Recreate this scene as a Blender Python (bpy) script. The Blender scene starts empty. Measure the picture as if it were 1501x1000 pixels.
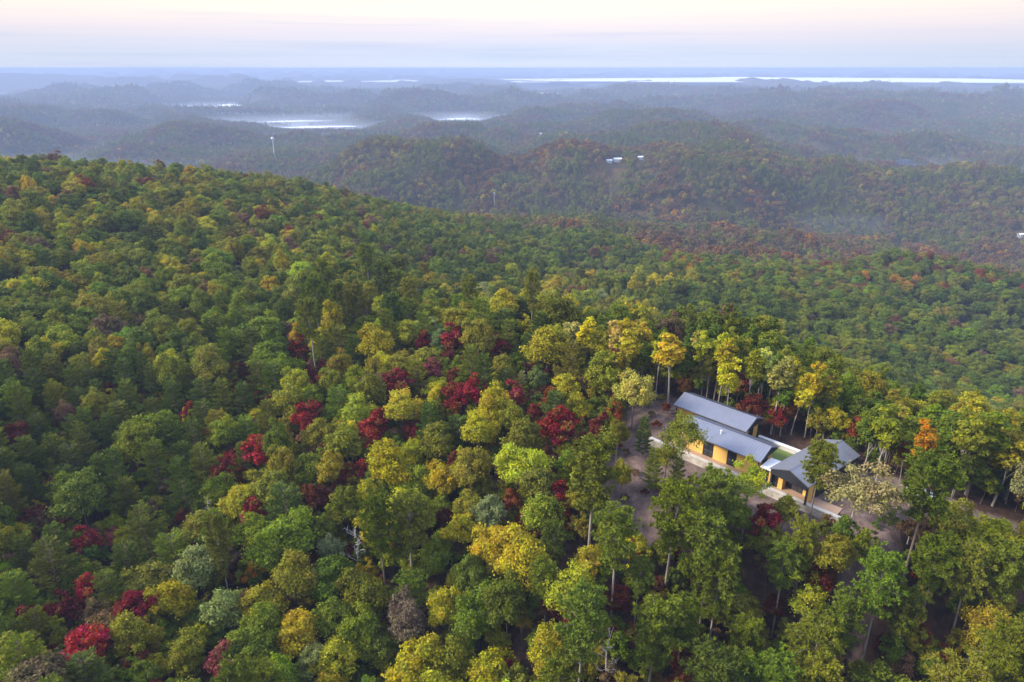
import bpy, bmesh, math, random
import numpy as np
R = math.radians
rng = np.random.default_rng(7)
random.seed(7)
SC = bpy.context.scene
COL = SC.collection

# ------------------------------------------------------------------ camera
FPX, PITCH, CAMZ = 1001.0, R(21.8), 60.0
cd = bpy.data.cameras.new('camera'); cam = bpy.data.objects.new('camera', cd); COL.objects.link(cam)
cam.location = (0, 0, CAMZ); cam.rotation_euler = (R(90) - PITCH, 0, 0)
cd.sensor_width = 36; cd.lens = 36 * FPX / 1501; cd.clip_start = 0.5; cd.clip_end = 80000
SC.camera = cam
SC.view_settings.view_transform = 'Standard'; SC.view_settings.look = 'None'
SC.view_settings.exposure = 1.0; SC.view_settings.gamma = 1.0

# ------------------------------------------------------------------ sky
SUN_EL, SUN_AZ = R(32), R(266)      # azimuth clockwise from +Y (the view direction)
W = bpy.data.worlds.new('World'); SC.world = W; W.use_nodes = True
nt = W.node_tree; N = nt.nodes; L = nt.links
for n in list(N): N.remove(n)
out = N.new('ShaderNodeOutputWorld'); bg = N.new('ShaderNodeBackground'); L.new(bg.outputs[0], out.inputs[0])
bg.inputs['Strength'].default_value = 0.1
sky = N.new('ShaderNodeTexSky'); sky.sky_type = 'NISHITA'; sky.sun_disc = False
sky.sun_elevation = SUN_EL; sky.sun_rotation = SUN_AZ; sky.air_density = 1.0; sky.dust_density = 2.0
tc = N.new('ShaderNodeTexCoord'); sep = N.new('ShaderNodeSeparateXYZ'); L.new(tc.outputs['Generated'], sep.inputs[0])
def wmath(op, a, b=None, clamp=False):
    m = N.new('ShaderNodeMath'); m.operation = op; m.use_clamp = clamp
    for i, v in enumerate((a, b)):
        if v is None: continue
        if isinstance(v, (int, float)): m.inputs[i].default_value = v
        else: L.new(v, m.inputs[i])
    return m.outputs[0]
def s2l(c):
    return tuple(((x / 255) / 12.92 if x / 255 <= 0.04045 else ((x / 255 + 0.055) / 1.055) ** 2.4) for x in c)
# thin stratus streaks: noise stretched along the horizon
mp = N.new('ShaderNodeMapping'); mp.inputs['Scale'].default_value = (2.2, 2.2, 75.0); L.new(tc.outputs['Generated'], mp.inputs[0])
ns = N.new('ShaderNodeTexNoise'); ns.inputs['Scale'].default_value = 1.3; ns.inputs['Detail'].default_value = 5; ns.inputs['Roughness'].default_value = 0.55
L.new(mp.outputs[0], ns.inputs['Vector'])
zz = wmath('ADD', sep.outputs['Z'], wmath('MULTIPLY', wmath('SUBTRACT', ns.outputs['Fac'], 0.5), 0.020))
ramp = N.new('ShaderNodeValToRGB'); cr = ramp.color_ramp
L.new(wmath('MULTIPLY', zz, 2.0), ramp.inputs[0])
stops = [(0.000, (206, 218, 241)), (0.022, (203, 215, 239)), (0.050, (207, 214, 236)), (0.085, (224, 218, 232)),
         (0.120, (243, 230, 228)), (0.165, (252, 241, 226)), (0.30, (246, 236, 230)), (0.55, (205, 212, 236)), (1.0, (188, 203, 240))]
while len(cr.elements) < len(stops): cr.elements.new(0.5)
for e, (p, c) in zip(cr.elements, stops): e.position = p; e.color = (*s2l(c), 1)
# warmer and brighter straight ahead, duller and pinker to both sides
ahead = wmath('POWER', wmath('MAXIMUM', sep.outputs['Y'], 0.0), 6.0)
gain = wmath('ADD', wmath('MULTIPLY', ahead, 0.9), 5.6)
up = wmath('ADD', 1.0, wmath('MULTIPLY', wmath('MAXIMUM', wmath('SUBTRACT', sep.outputs['Z'], 0.1), 0.0), 1.7))  # sky overhead, out of view, brightened to lift light on the forest
mp2 = N.new('ShaderNodeMapping'); mp2.inputs['Scale'].default_value = (2.2, 2.2, 75.0); mp2.inputs['Location'].default_value = (4.3, 1.1, 7.0); L.new(tc.outputs['Generated'], mp2.inputs[0])
ns2 = N.new('ShaderNodeTexNoise'); ns2.inputs['Scale'].default_value = 1.0; ns2.inputs['Detail'].default_value = 7; ns2.inputs['Roughness'].default_value = 0.6; L.new(mp2.outputs[0], ns2.inputs['Vector'])
band = wmath('MULTIPLY', wmath('MULTIPLY', wmath('SUBTRACT', ns2.outputs['Fac'], 0.5), 6.0, True), wmath('SUBTRACT', 1.0, wmath('MULTIPLY', sep.outputs['Z'], 9.0), True))
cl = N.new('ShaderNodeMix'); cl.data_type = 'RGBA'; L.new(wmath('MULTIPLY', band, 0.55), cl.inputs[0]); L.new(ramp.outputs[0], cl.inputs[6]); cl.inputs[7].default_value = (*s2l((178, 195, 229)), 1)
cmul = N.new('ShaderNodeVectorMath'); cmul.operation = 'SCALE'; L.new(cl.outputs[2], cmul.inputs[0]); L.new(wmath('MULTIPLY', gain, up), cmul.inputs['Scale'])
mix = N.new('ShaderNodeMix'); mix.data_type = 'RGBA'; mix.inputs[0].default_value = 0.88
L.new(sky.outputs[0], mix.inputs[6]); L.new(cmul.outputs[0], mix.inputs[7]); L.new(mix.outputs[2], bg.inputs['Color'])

# ------------------------------------------------------------------ sun (soft, behind thin cloud)
sl = bpy.data.lights.new('sun', 'SUN'); sl.energy = 3.3; sl.angle = R(14); sl.color = (1.0, 0.92, 0.79)
so = bpy.data.objects.new('sun', sl); COL.objects.link(so)
so.rotation_euler = (R(90) - SUN_EL, 0, -SUN_AZ + math.pi)

# ------------------------------------------------------------------ small helpers
def unproj(px, py, z):
    u = (px - 750.5) / FPX; v = (500 - py) / FPX
    d = np.array([u, math.cos(PITCH) + v * math.sin(PITCH), -math.sin(PITCH) + v * math.cos(PITCH)])
    return d * ((z - CAMZ) / d[2]) + np.array([0, 0, CAMZ])
def ray(px, py):
    u = (px - 750.5) / FPX; v = (500 - py) / FPX
    d = np.array([u, math.cos(PITCH) + v * math.sin(PITCH), -math.sin(PITCH) + v * math.cos(PITCH)])
    return d
def at_range(px, py, r):
    d = ray(px, py); t = r / math.hypot(d[0], d[1])
    return d * t + np.array([0, 0, CAMZ])
def project(P):
    P = np.asarray(P, float); q = P - np.array([0, 0, CAMZ])
    dep = q[..., 1] * math.cos(PITCH) - q[..., 2] * math.sin(PITCH)
    upc = q[..., 1] * math.sin(PITCH) + q[..., 2] * math.cos(PITCH)
    return 750.5 + FPX * q[..., 0] / dep, 500 - FPX * upc / dep, dep
def tag(o, label=None, cat=None, group=None, kind=None):
    if label: o['label'] = label
    if cat: o['category'] = cat
    if group: o['group'] = group
    if kind: o['kind'] = kind
    return o
def empty(name, loc=(0, 0, 0), rz=0.0):
    o = bpy.data.objects.new(name, None); o.empty_display_size = 0.5
    COL.objects.link(o); o.location = loc; o.rotation_euler = (0, 0, rz); return o
def link(name, me, parent=None):
    o = bpy.data.objects.new(name, me); COL.objects.link(o)
    if parent is not None: o.parent = parent
    return o
def mesh_np(name, V, F, mats, fmat=None, smooth=False):
    """V (n,3); F list of arrays of equal-size faces (m,k)"""
    me = bpy.data.meshes.new(name)
    V = np.asarray(V, np.float32)
    Fs = [np.asarray(f, np.int32) for f in F if len(f)]
    me.vertices.add(len(V)); me.vertices.foreach_set('co', V.ravel())
    nl = sum(f.size for f in Fs); nf = sum(len(f) for f in Fs)
    me.loops.add(nl); me.loops.foreach_set('vertex_index', np.concatenate([f.ravel() for f in Fs]))
    st = []; k = 0
    for f in Fs:
        st.append(k + np.arange(len(f)) * f.shape[1]); k += f.size
    me.polygons.add(nf); me.polygons.foreach_set('loop_start', np.concatenate(st).astype(np.int32))
    for m in mats: me.materials.append(m)
    if fmat is not None: me.polygons.foreach_set('material_index', np.asarray(fmat, np.int32))
    if smooth: me.polygons.foreach_set('use_smooth', np.ones(nf, bool))
    me.update(calc_edges=True); me.validate(); return me
def attr(me, name, typ, dom, data):
    a = me.attributes.new(name, typ, dom)
    a.data.foreach_set('color' if typ == 'FLOAT_COLOR' else 'vector' if typ == 'FLOAT_VECTOR' else 'value', np.ascontiguousarray(data).ravel())
def outward(me):
    b = bmesh.new(); b.from_mesh(me); bmesh.ops.remove_doubles(b, verts=b.verts, dist=1e-4); bmesh.ops.recalc_face_normals(b, faces=b.faces); b.to_mesh(me); b.free(); return me
def in_poly(x, y, poly):
    x = np.asarray(x, float); y = np.asarray(y, float); r = np.zeros(x.shape, bool)
    n = len(poly)
    for i in range(n):
        x0, y0 = poly[i]; x1, y1 = poly[(i + 1) % n]
        c = ((y0 > y) != (y1 > y)) & (x < (x1 - x0) * (y - y0) / ((y1 - y0) or 1e-9) + x0)
        r ^= c
    return r
def sstep(a, b, x):
    t = np.clip((np.asarray(x, float) - a) / (b - a), 0, 1); return t * t * (3 - 2 * t)
# value noise
_perm = np.random.default_rng(3).random((512, 512))
def vnoise(x, y):
    xi = np.floor(x).astype(int); yi = np.floor(y).astype(int); fx = x - xi; fy = y - yi
    fx = fx * fx * fx * (fx * (fx * 6 - 15) + 10); fy = fy * fy * fy * (fy * (fy * 6 - 15) + 10)
    g = lambda a, b: _perm[(a + b * 7) % 512, b % 512]
    return (g(xi, yi) * (1 - fx) + g(xi + 1, yi) * fx) * (1 - fy) + (g(xi, yi + 1) * (1 - fx) + g(xi + 1, yi + 1) * fx) * fy
def fbm(x, y, o=4):
    s = 0; a = 1; t = 0
    for i in range(o):
        s = s + a * vnoise(x + 17.3 * i, y + 9.1 * i); t += a; a *= 0.5; x = x * 2.03; y = y * 2.03
    return s / t

# ------------------------------------------------------------------ materials
def new_mat(name):
    m = bpy.data.materials.new(name); m.use_nodes = True; t = m.node_tree
    for n in list(t.nodes): t.nodes.remove(n)
    o = t.nodes.new('ShaderNodeOutputMaterial'); return m, t, o
def simple(name, col, rough=0.6, metal=0.0, noise=None, spec=0.5, bump=0.0, scale=(1, 1, 1)):
    m, t, o = new_mat(name); b = t.nodes.new('ShaderNodeBsdfPrincipled'); t.links.new(b.outputs[0], o.inputs[0])
    b.inputs['Roughness'].default_value = rough; b.inputs['Metallic'].default_value = metal; b.inputs['Specular IOR Level'].default_value = spec
    if noise:
        c = t.nodes.new('ShaderNodeTexCoord'); mpg = t.nodes.new('ShaderNodeMapping'); mpg.inputs['Scale'].default_value = scale
        t.links.new(c.outputs['Object'], mpg.inputs[0])
        n = t.nodes.new('ShaderNodeTexNoise'); n.inputs['Scale'].default_value = noise[0]; n.inputs['Detail'].default_value = 6; n.inputs['Roughness'].default_value = .65
        t.links.new(mpg.outputs[0], n.inputs['Vector'])
        r = t.nodes.new('ShaderNodeValToRGB'); t.links.new(n.outputs['Fac'], r.inputs[0])
        k = noise[1]
        r.color_ramp.elements[0].position = .3; r.color_ramp.elements[1].position = .7
        r.color_ramp.elements[0].color = (*[x * (1 - k) for x in col], 1); r.color_ramp.elements[1].color = (*[min(1, x * (1 + k)) for x in col], 1)
        t.links.new(r.outputs[0], b.inputs['Base Color'])
        if bump:
            bp = t.nodes.new('ShaderNodeBump'); bp.inputs['Strength'].default_value = bump; bp.inputs['Distance'].default_value = .05
            t.links.new(n.outputs['Fac'], bp.inputs['Height']); t.links.new(bp.outputs[0], b.inputs['Normal'])
    else: b.inputs['Base Color'].default_value = (*col, 1)
    return m
def foliage_mat(name, transl=0.34):
    """leaf colour comes from the tree's own tint property; leaves vary by a random value stored per leaf"""
    m, t, o = new_mat(name); n = t.nodes; l = t.links
    ti = n.new('ShaderNodeAttribute'); ti.attribute_type = 'INSTANCER'; ti.attribute_name = 'tint'
    lv = n.new('ShaderNodeAttribute'); lv.attribute_type = 'GEOMETRY'; lv.attribute_name = 'leaf'
    s = n.new('ShaderNodeSeparateXYZ'); l.new(lv.outputs['Vector'], s.inputs[0])
    def mth(op, a, b):
        q = n.new('ShaderNodeMath'); q.operation = op
        for i, v in enumerate((a, b)):
            if isinstance(v, (int, float)): q.inputs[i].default_value = v
            else: l.new(v, q.inputs[i])
        return q.outputs[0]
    hs = n.new('ShaderNodeHueSaturation'); l.new(ti.outputs['Color'], hs.inputs['Color'])
    l.new(mth('ADD', 0.468, mth('MULTIPLY', s.outputs[0], 0.064)), hs.inputs['Hue'])
    l.new(mth('ADD', 0.72, mth('MULTIPLY', s.outputs[1], 0.56)), hs.inputs['Value'])
    l.new(mth('ADD', 0.98, mth('MULTIPLY', s.outputs[2], 0.16)), hs.inputs['Saturation'])
    turn = n.new('ShaderNodeMix'); turn.data_type = 'RGBA'; l.new(mth('MULTIPLY', mth('MAXIMUM', mth('SUBTRACT', s.outputs[0], 0.62), 0.0), 1.7), turn.inputs[0]); l.new(hs.outputs[0], turn.inputs[6]); turn.inputs[7].default_value = (.21, .185, .03, 1)
    b = n.new('ShaderNodeBsdfPrincipled'); l.new(turn.outputs[2], b.inputs['Base Color']); b.inputs['Roughness'].default_value = .6; b.inputs['Specular IOR Level'].default_value = .12
    tr = n.new('ShaderNodeBsdfTranslucent'); l.new(turn.outputs[2], tr.inputs['Color'])
    mx = n.new('ShaderNodeMixShader'); mx.inputs[0].default_value = transl
    l.new(b.outputs[0], mx.inputs[1]); l.new(tr.outputs[0], mx.inputs[2]); l.new(mx.outputs[0], o.inputs[0])
    return m
M_LEAF = foliage_mat('leaf_mass'); M_NEEDLE = foliage_mat('pine_needles', .18)
M_BARK = simple('grey_brown_bark', (.17, .13, .10), .9, noise=(3, .5), scale=(1, 1, .2), spec=.2)
M_PINE = simple('pine_bark', (.30, .25, .21), .9, noise=(3, .4), scale=(1, 1, .2), spec=.2)
M_PALE = simple('pale_bark', (.33, .29, .24), .9, noise=(3, .4), scale=(1, 1, .2), spec=.2)
M_DEAD = simple('bleached_dead_wood', (.36, .34, .32), .9, noise=(4, .3), spec=.2)

# ------------------------------------------------------------------ the ground, one sheet
CTRL = [  # px, py, ground z, canopy height above it where the pixel shows tree tops
 (1000,640,0,0),(1100,680,0,0),(1200,700,0,0),(1250,690,0,0),(1350,725,0,0),(1450,745,-.5,0),(990,600,0,0),(950,600,0,0),
 (920,690,-2.5,0),(1000,720,-3,0),(1150,765,-2.8,0),(1290,800,-4,0),(930,745,-5,0),(1345,965,-14,0),(1480,1000,-13,0),
 (1100,1000,-20,0),(1200,880,-10,0),(750,1000,-26,16),(600,850,-25,16),(750,850,-19,16),(850,740,-9,16),(700,700,-14,16),
 (650,600,-10,16),(770,405,-4,15),(770,500,-6,16),(900,480,-3,16),(1000,570,0,0),(1180,640,0,0),(1400,600,-2,14),
 (1300,530,-71,14),(1450,480,-82,16)]
CTRL_R = [  # px, py of a tree top, horizontal range
 (1450,420,480),(1200,450,380),(1000,440,330),(1100,400,450),(1000,380,480),(1300,380,620),(1050,330,780),(1400,360,800),(1250,340,800),
 (900,400,350),(850,370,430),(760,320,620),(650,330,430),(600,400,230),(700,378,340),(560,290,480),(480,270,470),(400,262,440),
 (250,243,430),(100,232,430),(0,225,430),(-200,222,430),(300,330,290),(100,350,280),(300,450,200),(100,500,180),(100,600,150),
 (100,700,125),(50,850,100),(0,1000,80),(300,700,115),(300,850,90),(300,1000,70),(500,600,120),(450,500,150),(550,440,180),(-150,600,150),(-150,900,95)]
cp = []
for px, py, z, c in CTRL:
    p = unproj(px, py, z + c); cp.append((p[0], p[1], z))
for px, py, r in CTRL_R:
    p = at_range(px, py, r); cp.append((p[0], p[1], p[2] - 14))
for az, r, z in [(1.2, 205, -26), (1.2, 250, -45), (-4, 215, -26), (7, 190, -20), (7, 235, -42), (13, 180, -17), (13, 225, -42), (35, 120, -2), (35, 142, -9), (35, 170, -23), (26, 125, -1), (26, 146, -6), (26, 174, -17), (18, 140, -2), (18, 172, -11), (42, 145, -9), (-40, 650, -75), (-30, 650, -80), (-20, 680, -95), (-12, 720, -105), (-40, 900, -140), (-25, 950, -145), (-10, 1000, -140), (5, 1000, -140), (20, 1000, -150), (40, 1000, -150),
                 (60, 300, -70), (60, 120, -10), (-70, 150, -40), (70, 600, -130), (-75, 500, -20), (180, 60, -40), (90, 60, -22), (-90, 60, -46), (180, 300, -70), (0, 25, -34), (40, 40, -20)]:
    cp.append((r * math.sin(R(az)), r * math.cos(R(az)), z))
cp = np.array(cp)
def _tps(d2): return np.where(d2 > 0, 0.5 * d2 * np.log(np.maximum(d2, 1e-9)), 0.0)
def _fit(C):
    x = C[:, :2] / 100; n = len(x); d2 = ((x[:, None] - x[None]) ** 2).sum(-1)
    A = np.zeros((n + 3, n + 3)); A[:n, :n] = _tps(d2) + np.eye(n) * 0.02
    A[:n, n] = 1; A[:n, n + 1:] = x; A[n, :n] = 1; A[n + 1:, :n] = x.T
    return np.linalg.solve(A, np.concatenate([C[:, 2], np.zeros(3)])), x
_w, _x = _fit(cp)
def near_h(X, Y):
    sh = X.shape; q = np.stack([X.ravel(), Y.ravel()], 1) / 100; o = np.empty(len(q))
    for i in range(0, len(q), 40000):
        s = q[i:i + 40000]; d2 = ((s[:, None] - _x[None]) ** 2).sum(-1)
        o[i:i + 40000] = _tps(d2) @ _w[:-3] + _w[-3] + s @ _w[-2:]
    return o.reshape(sh)
HILLS = [  # px, py of the crest (tree tops), range, half width across in m, half depth in m
 (650,197,1900,260,170),(520,212,1750,200,150),(760,212,1750,160,140),(430,222,1500,140,120),(850,228,1180,110,110),(775,236,1230,100,100),(915,262,1050,70,80),
 (1080,180,2300,260,220),(960,196,2200,200,150),(1250,140,3400,420,300),(1350,142,3300,350,300),(1420,170,2900,200,200),(1180,150,3600,260,240),
 (920,129,4600,170,250),(970,129,4700,170,250),(850,150,4000,300,260),(800,163,3200,200,200),(1450,240,1250,120,110),(1330,262,1200,140,90),(1180,240,1500,170,120),
 (690,114,7600,420,500),(640,121,7000,500,500),(430,124,6500,500,400),(350,158,3900,230,250),(270,178,3000,300,220),(120,146,4500,400,350),(60,196,2600,260,200),
 (180,190,2500,240,200),(20,160,3800,350,260),(0,106,9000,700,800),(60,118,9500,900,700),(200,121,8000,700,600),(560,117,9500,900,600),(1490,178,2700,220,230),
 (1440,125,6500,700,600),(1250,128,6500,500,500),(700,168,3100,150,160),(1050,132,5200,300,300)]
hl = []
for px, py, r, wx, wy in HILLS:
    p = at_range(px, py, r); hl.append((p[0], p[1], p[2] - (16 if r < 4000 else 6), wx, wy, math.atan2(p[0], p[1])))
LAKES = []   # x, y, half across, half deep
for px, py, wpx, dy in [(303,157.5,40,2.6),(470,185.5,42,2.2),(676,174,24,2.8),(420,177,36,1.3)]:
    p = unproj(px, py, -146); p1 = unproj(px + wpx, py, -146); p2 = unproj(px, py - dy, -146); p3 = unproj(px, py + dy, -146)
    LAKES.append((p[0], p[1], abs(p1[0] - p[0]), abs(p2[1] - p3[1]) / 2))
def far_h(X, Y):
    r = np.hypot(X, Y)
    hills = np.clip((fbm(X / 430 + 5.2, Y / 330 + 1.7, 3) - 0.40) / 0.32, 0, 1.15) ** 1.25
    big = fbm(X / 2600 + 3, Y / 2600 + 8, 2)
    rav = np.abs(2 * fbm(X / 210 + 11, Y / 260 + 3, 3) - 1)
    z = -152 + (68 + 40 * sstep(4500, 7500, r)) * hills * (0.45 + 1.0 * big) + 34 * np.clip(hills, 0, 1) * (rav - .25) + 10 * (fbm(X / 160, Y / 160, 3) - .5)
    z = z + 12 * sstep(5000, 12000, r)
    for x, y, zt, wx, wy, az in hl:
        c, s = math.cos(az), math.sin(az)
        dx = (X - x) * c - (Y - y) * s; dy = (X - x) * s + (Y - y) * c
        dx = dx + wx * .5 * (fbm(X / (wx * 1.2) + x, Y / (wx * 1.2), 3) - .5); dy = dy + wy * .5 * (fbm(X / (wy * 1.2), Y / (wy * 1.2) + y, 3) - .5)
        g = np.exp(-0.5 * ((dx / wx) ** 2 + (dy / wy) ** 2))
        z = z + np.maximum(zt - z, 0) * np.clip(g * 1.02, 0, 1)
    for li, (x, y, wx, wy) in enumerate(LAKES):      # basins, and a low shore on the viewer's side
        d = np.hypot((X - x) / wx, (Y - y) / wy) + .8 * (fbm(X / 150, Y / 150, 3) - .5); z = z * (1 - sstep(2.2, 1.1, d)) + (-153) * sstep(2.2, 1.1, d)
        los = CAMZ - (CAMZ + 147) * Y / (y - wy) - 20       # the shore this side stays under the line of sight
        near = sstep(4.0, .9, np.abs(X - x * (Y / y)) / wx + .9 * (fbm(X / 120, Y / 120, 3) - .5)) * (Y < y) * (Y > 700)
        z = z - np.maximum(z - los, 0) * near
    return z
HA = np.array([.7071, -.7071]); HN = np.array([-.7071, -.7071])      # house axes: along the terrace, and out towards its front
def house_xy(a, n): return HA * a + HN * n
def ground_h(X, Y):
    X = np.asarray(X, float); Y = np.asarray(Y, float)
    r = np.hypot(X, Y); w = sstep(720, 1020, r)
    zn = near_h(X, Y) + 2.2 * (fbm(X / 38 + 3, Y / 38, 3) - .5) * sstep(20, 45, np.hypot(X - 42, Y - 93)) + 9 * (fbm(X / 150, Y / 150 + 4, 3) - .5) * sstep(180, 400, r) + (34 * (fbm(X / 170 + 8, Y / 130 + 2, 3) - .5) + 30 * (.32 - np.abs(2 * fbm(X / 150 + 2, Y / 190 + 6, 2) - 1))) * sstep(230, 430, r) * sstep(0, 8, np.degrees(np.arctan2(X, Y)))
    zf = far_h(X, Y) if np.any(w > 0) else zn
    z = zn * (1 - w) + zf * w
    a = X * HA[0] + Y * HA[1]; n = X * HN[0] + Y * HN[1]
    # building pad, cut off by the retaining wall in front
    pad = sstep(-64, -58, a) * sstep(-10, -19, a) * sstep(-112, -107, n) * np.where(a < -24, (n < -92.0) * 1.0, sstep(-78, -93, n))
    z = z * (1 - pad) + (-0.12) * pad
    fr = (n >= -92.0) & (a > -60) & (a < -18)
    dfr = n + 90.7; wf = sstep(15, 4, dfr) * fr * sstep(-60, -56, a) * sstep(-18, -23, a)
    z = np.where(fr, np.minimum(z, -.2), z); z = z * (1 - wf) + wf * np.where(dfr < 0, -1.3, -1.3 - .11 * dfr)
    return z
fa = np.radians(np.concatenate([np.linspace(-180, -58, 40, endpoint=False), np.linspace(-58, -46, 30, endpoint=False), np.linspace(-46, 46, 620), np.linspace(46, 58, 31)[1:], np.linspace(58, 180, 41)[1:-1]]))
rr = np.concatenate([[1.0], np.concatenate([np.geomspace(8, 60, 60, endpoint=False), np.geomspace(60, 140, 120, endpoint=False), np.geomspace(140, 300, 60, endpoint=False)]), np.geomspace(300, 6000, 250, endpoint=False), np.geomspace(6000, 19000, 60)])
AA, RR = np.meshgrid(fa, rr); GX = RR * np.sin(AA); GY = RR * np.cos(AA)
GZ = ground_h(GX, GY)
nA, nR = len(fa), len(rr)
idx = np.arange(nA * nR).reshape(nR, nA); nx = np.roll(idx, -1, 1)
F = np.stack([idx[:-1], nx[:-1], nx[1:], idx[1:]], -1).reshape(-1, 4)[:, ::-1]
# bare ground masks, drawn on the ground itself
def gpoly(pts, z=0.0): return [tuple(unproj(x, y, z)[:2]) for x, y in pts]
CLEAR = gpoly([(930,582),(985,574),(1002,600),(1010,660),(1100,690),(1190,720),(1262,685),(1310,695),(1390,722),(1501,748),(1530,770),(1530,782),(1420,765),(1335,770),(1300,835),(1268,865),(1245,800),(1225,772),(1180,775),(1120,765),(1050,728),(1000,735),(950,757),(905,755),(885,720),(890,655)])
DRIVE = gpoly([(1262,694),(1310,697),(1390,722),(1501,749),(1560,765),(1560,776),(1490,764),(1390,738),(1300,716),(1255,714)])
FIELD = [tuple(at_range(x, y, r)[:2]) for x, y, r in [(1280,346,940),(1345,350,1000),(1365,362,930),(1310,366,880)]]
def soft_mask(poly, X, Y, wob):
    jx = X + wob * (fbm(X / 5 + 9, Y / 5, 3) - .5); jy = Y + wob * (fbm(X / 5, Y / 5 + 30, 3) - .5)
    return in_poly(jx, jy, poly).astype(np.float32)
near = (RR < 200)
mk = np.zeros(GX.shape, np.float32); mk[near] = soft_mask(CLEAR, GX[near], GY[near], 5)
md = np.zeros(GX.shape, np.float32); md[near] = soft_mask(DRIVE, GX[near], GY[near], 2)
mf = np.zeros(GX.shape, np.float32); ff = (RR > 700) & (RR < 1300); mf[ff] = in_poly(GX[ff], GY[ff], FIELD)
def ground_mat():
    m, t, o = new_mat('forest_floor'); n = t.nodes; l = t.links
    b = n.new('ShaderNodeBsdfPrincipled'); b.inputs['Roughness'].default_value = .95; b.inputs['Specular IOR Level'].default_value = .15; l.new(b.outputs[0], o.inputs[0])
    c = n.new('ShaderNodeTexCoord')
    def noise(s, d=6, r=.6):
        q = n.new('ShaderNodeTexNoise'); q.inputs['Scale'].default_value = s; q.inputs['Detail'].default_value = d; q.inputs['Roughness'].default_value = r
        l.new(c.outputs['Object'], q.inputs['Vector']); return q.outputs['Fac']
    def ramp(f, st):
        q = n.new('ShaderNodeValToRGB'); l.new(f, q.inputs[0])
        while len(q.color_ramp.elements) < len(st): q.color_ramp.elements.new(.5)
        for e, (p, col) in zip(q.color_ramp.elements, st): e.position = p; e.color = (*col, 1)
        return q.outputs[0]
    def mixc(f, a, bb):
        q = n.new('ShaderNodeMix'); q.data_type = 'RGBA'; l.new(f, q.inputs[0]); l.new(a, q.inputs[6]); l.new(bb, q.inputs[7]); return q.outputs[2]
    def at(nm):
        q = n.new('ShaderNodeAttribute'); q.attribute_name = nm; return q.outputs['Fac']
    litter = ramp(noise(.9), [(.3, (.035, .022, .016)), (.5, (.07, .04, .028)), (.62, (.10, .055, .035)), (.75, (.05, .045, .02))])
    far = ramp(noise(.02, 12, .7), [(.32, (.030, .034, .012)), (.45, (.055, .055, .018)), (.55, (.085, .050, .022)), (.66, (.05, .055, .02)), (.75, (.10, .06, .02))])
    mulch = ramp(noise(.55, 9, .72), [(.28, (.06, .04, .032)), (.45, (.12, .08, .066)), (.6, (.185, .128, .105)), (.75, (.26, .19, .155))])
    drive = ramp(noise(.8, 8, .7), [(.3, (.13, .092, .07)), (.5, (.20, .148, .12)), (.7, (.27, .21, .175))])
    grass = ramp(noise(.05, 6), [(.3, (.12, .15, .07)), (.7, (.20, .22, .12))])
    col = mixc(at('faraway'), litter, far); col = mixc(at('bare'), col, mulch); col = mixc(at('drive'), col, drive); col = mixc(at('field'), col, grass)
    l.new(col, b.inputs['Base Color'])
    bp = n.new('ShaderNodeBump'); bp.inputs['Strength'].default_value = .6; bp.inputs['Distance'].default_value = .25; l.new(noise(1.6, 8, .7), bp.inputs['Height']); l.new(bp.outputs[0], b.inputs['Normal'])
    return m
me = mesh_np('ground', np.stack([GX.ravel(), GY.ravel(), GZ.ravel()], 1), [F], [ground_mat()], smooth=True)
for nm, a in (('bare', mk), ('drive', md), ('field', mf), ('faraway', sstep(400, 700, RR).astype(np.float32))): attr(me, nm, 'FLOAT', 'POINT', a.astype(np.float32))
tag(link('ground', me), kind='structure')
# bilinear look-up of the built ground
_lr = np.log(rr)
def gz(x, y): return ground_h(np.array([x], float), np.array([y], float))[0]

# ------------------------------------------------------------------ the house
M_ROOF = None
def roof_mat():
    m, t, o = new_mat('grey_standing_seam_metal'); n = t.nodes; l = t.links
    b = n.new('ShaderNodeBsdfPrincipled'); l.new(b.outputs[0], o.inputs[0]); b.inputs['Metallic'].default_value = .35; b.inputs['Roughness'].default_value = .38
    c = n.new('ShaderNodeTexCoord'); q = n.new('ShaderNodeTexNoise'); q.inputs['Scale'].default_value = .8; q.inputs['Detail'].default_value = 6; l.new(c.outputs['Object'], q.inputs['Vector'])
    r = n.new('ShaderNodeValToRGB'); l.new(q.outputs['Fac'], r.inputs[0]); r.color_ramp.elements[0].color = (.17, .18, .215, 1); r.color_ramp.elements[1].color = (.25, .26, .31, 1)
    l.new(r.outputs[0], b.inputs['Base Color']); return m
M_ROOF = roof_mat()
M_BLACK = simple('charcoal_board_cladding', (.018, .019, .024), .6, noise=(2, .3), scale=(8, 8, .3))
M_WOOD = simple('honey_cedar_boards', (.80, .46, .115), .5, noise=(2.5, .28), scale=(6, 6, .35))
M_SOFFIT = simple('cedar_soffit', (.50, .27, .09), .5, noise=(2.5, .25), scale=(.35, 6, 6))
M_GLASS = simple('dark_window_glass', (.02, .023, .026), .06, spec=.8)
M_FRAME = simple('black_window_frame', (.012, .012, .014), .45)
M_CONC = simple('pale_concrete', (.50, .47, .42), .8, noise=(1.2, .15))
M_DECK = simple('tan_deck_boards', (.40, .26, .17), .7, noise=(2, .25), scale=(.4, 6, 1))
M_WHITE = simple('white_flat_roofing', (.74, .73, .72), .6, noise=(1.5, .06))
M_LAWN = simple('courtyard_lawn', (.13, .17, .035), .9, noise=(3, .3), bump=.5)
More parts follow.
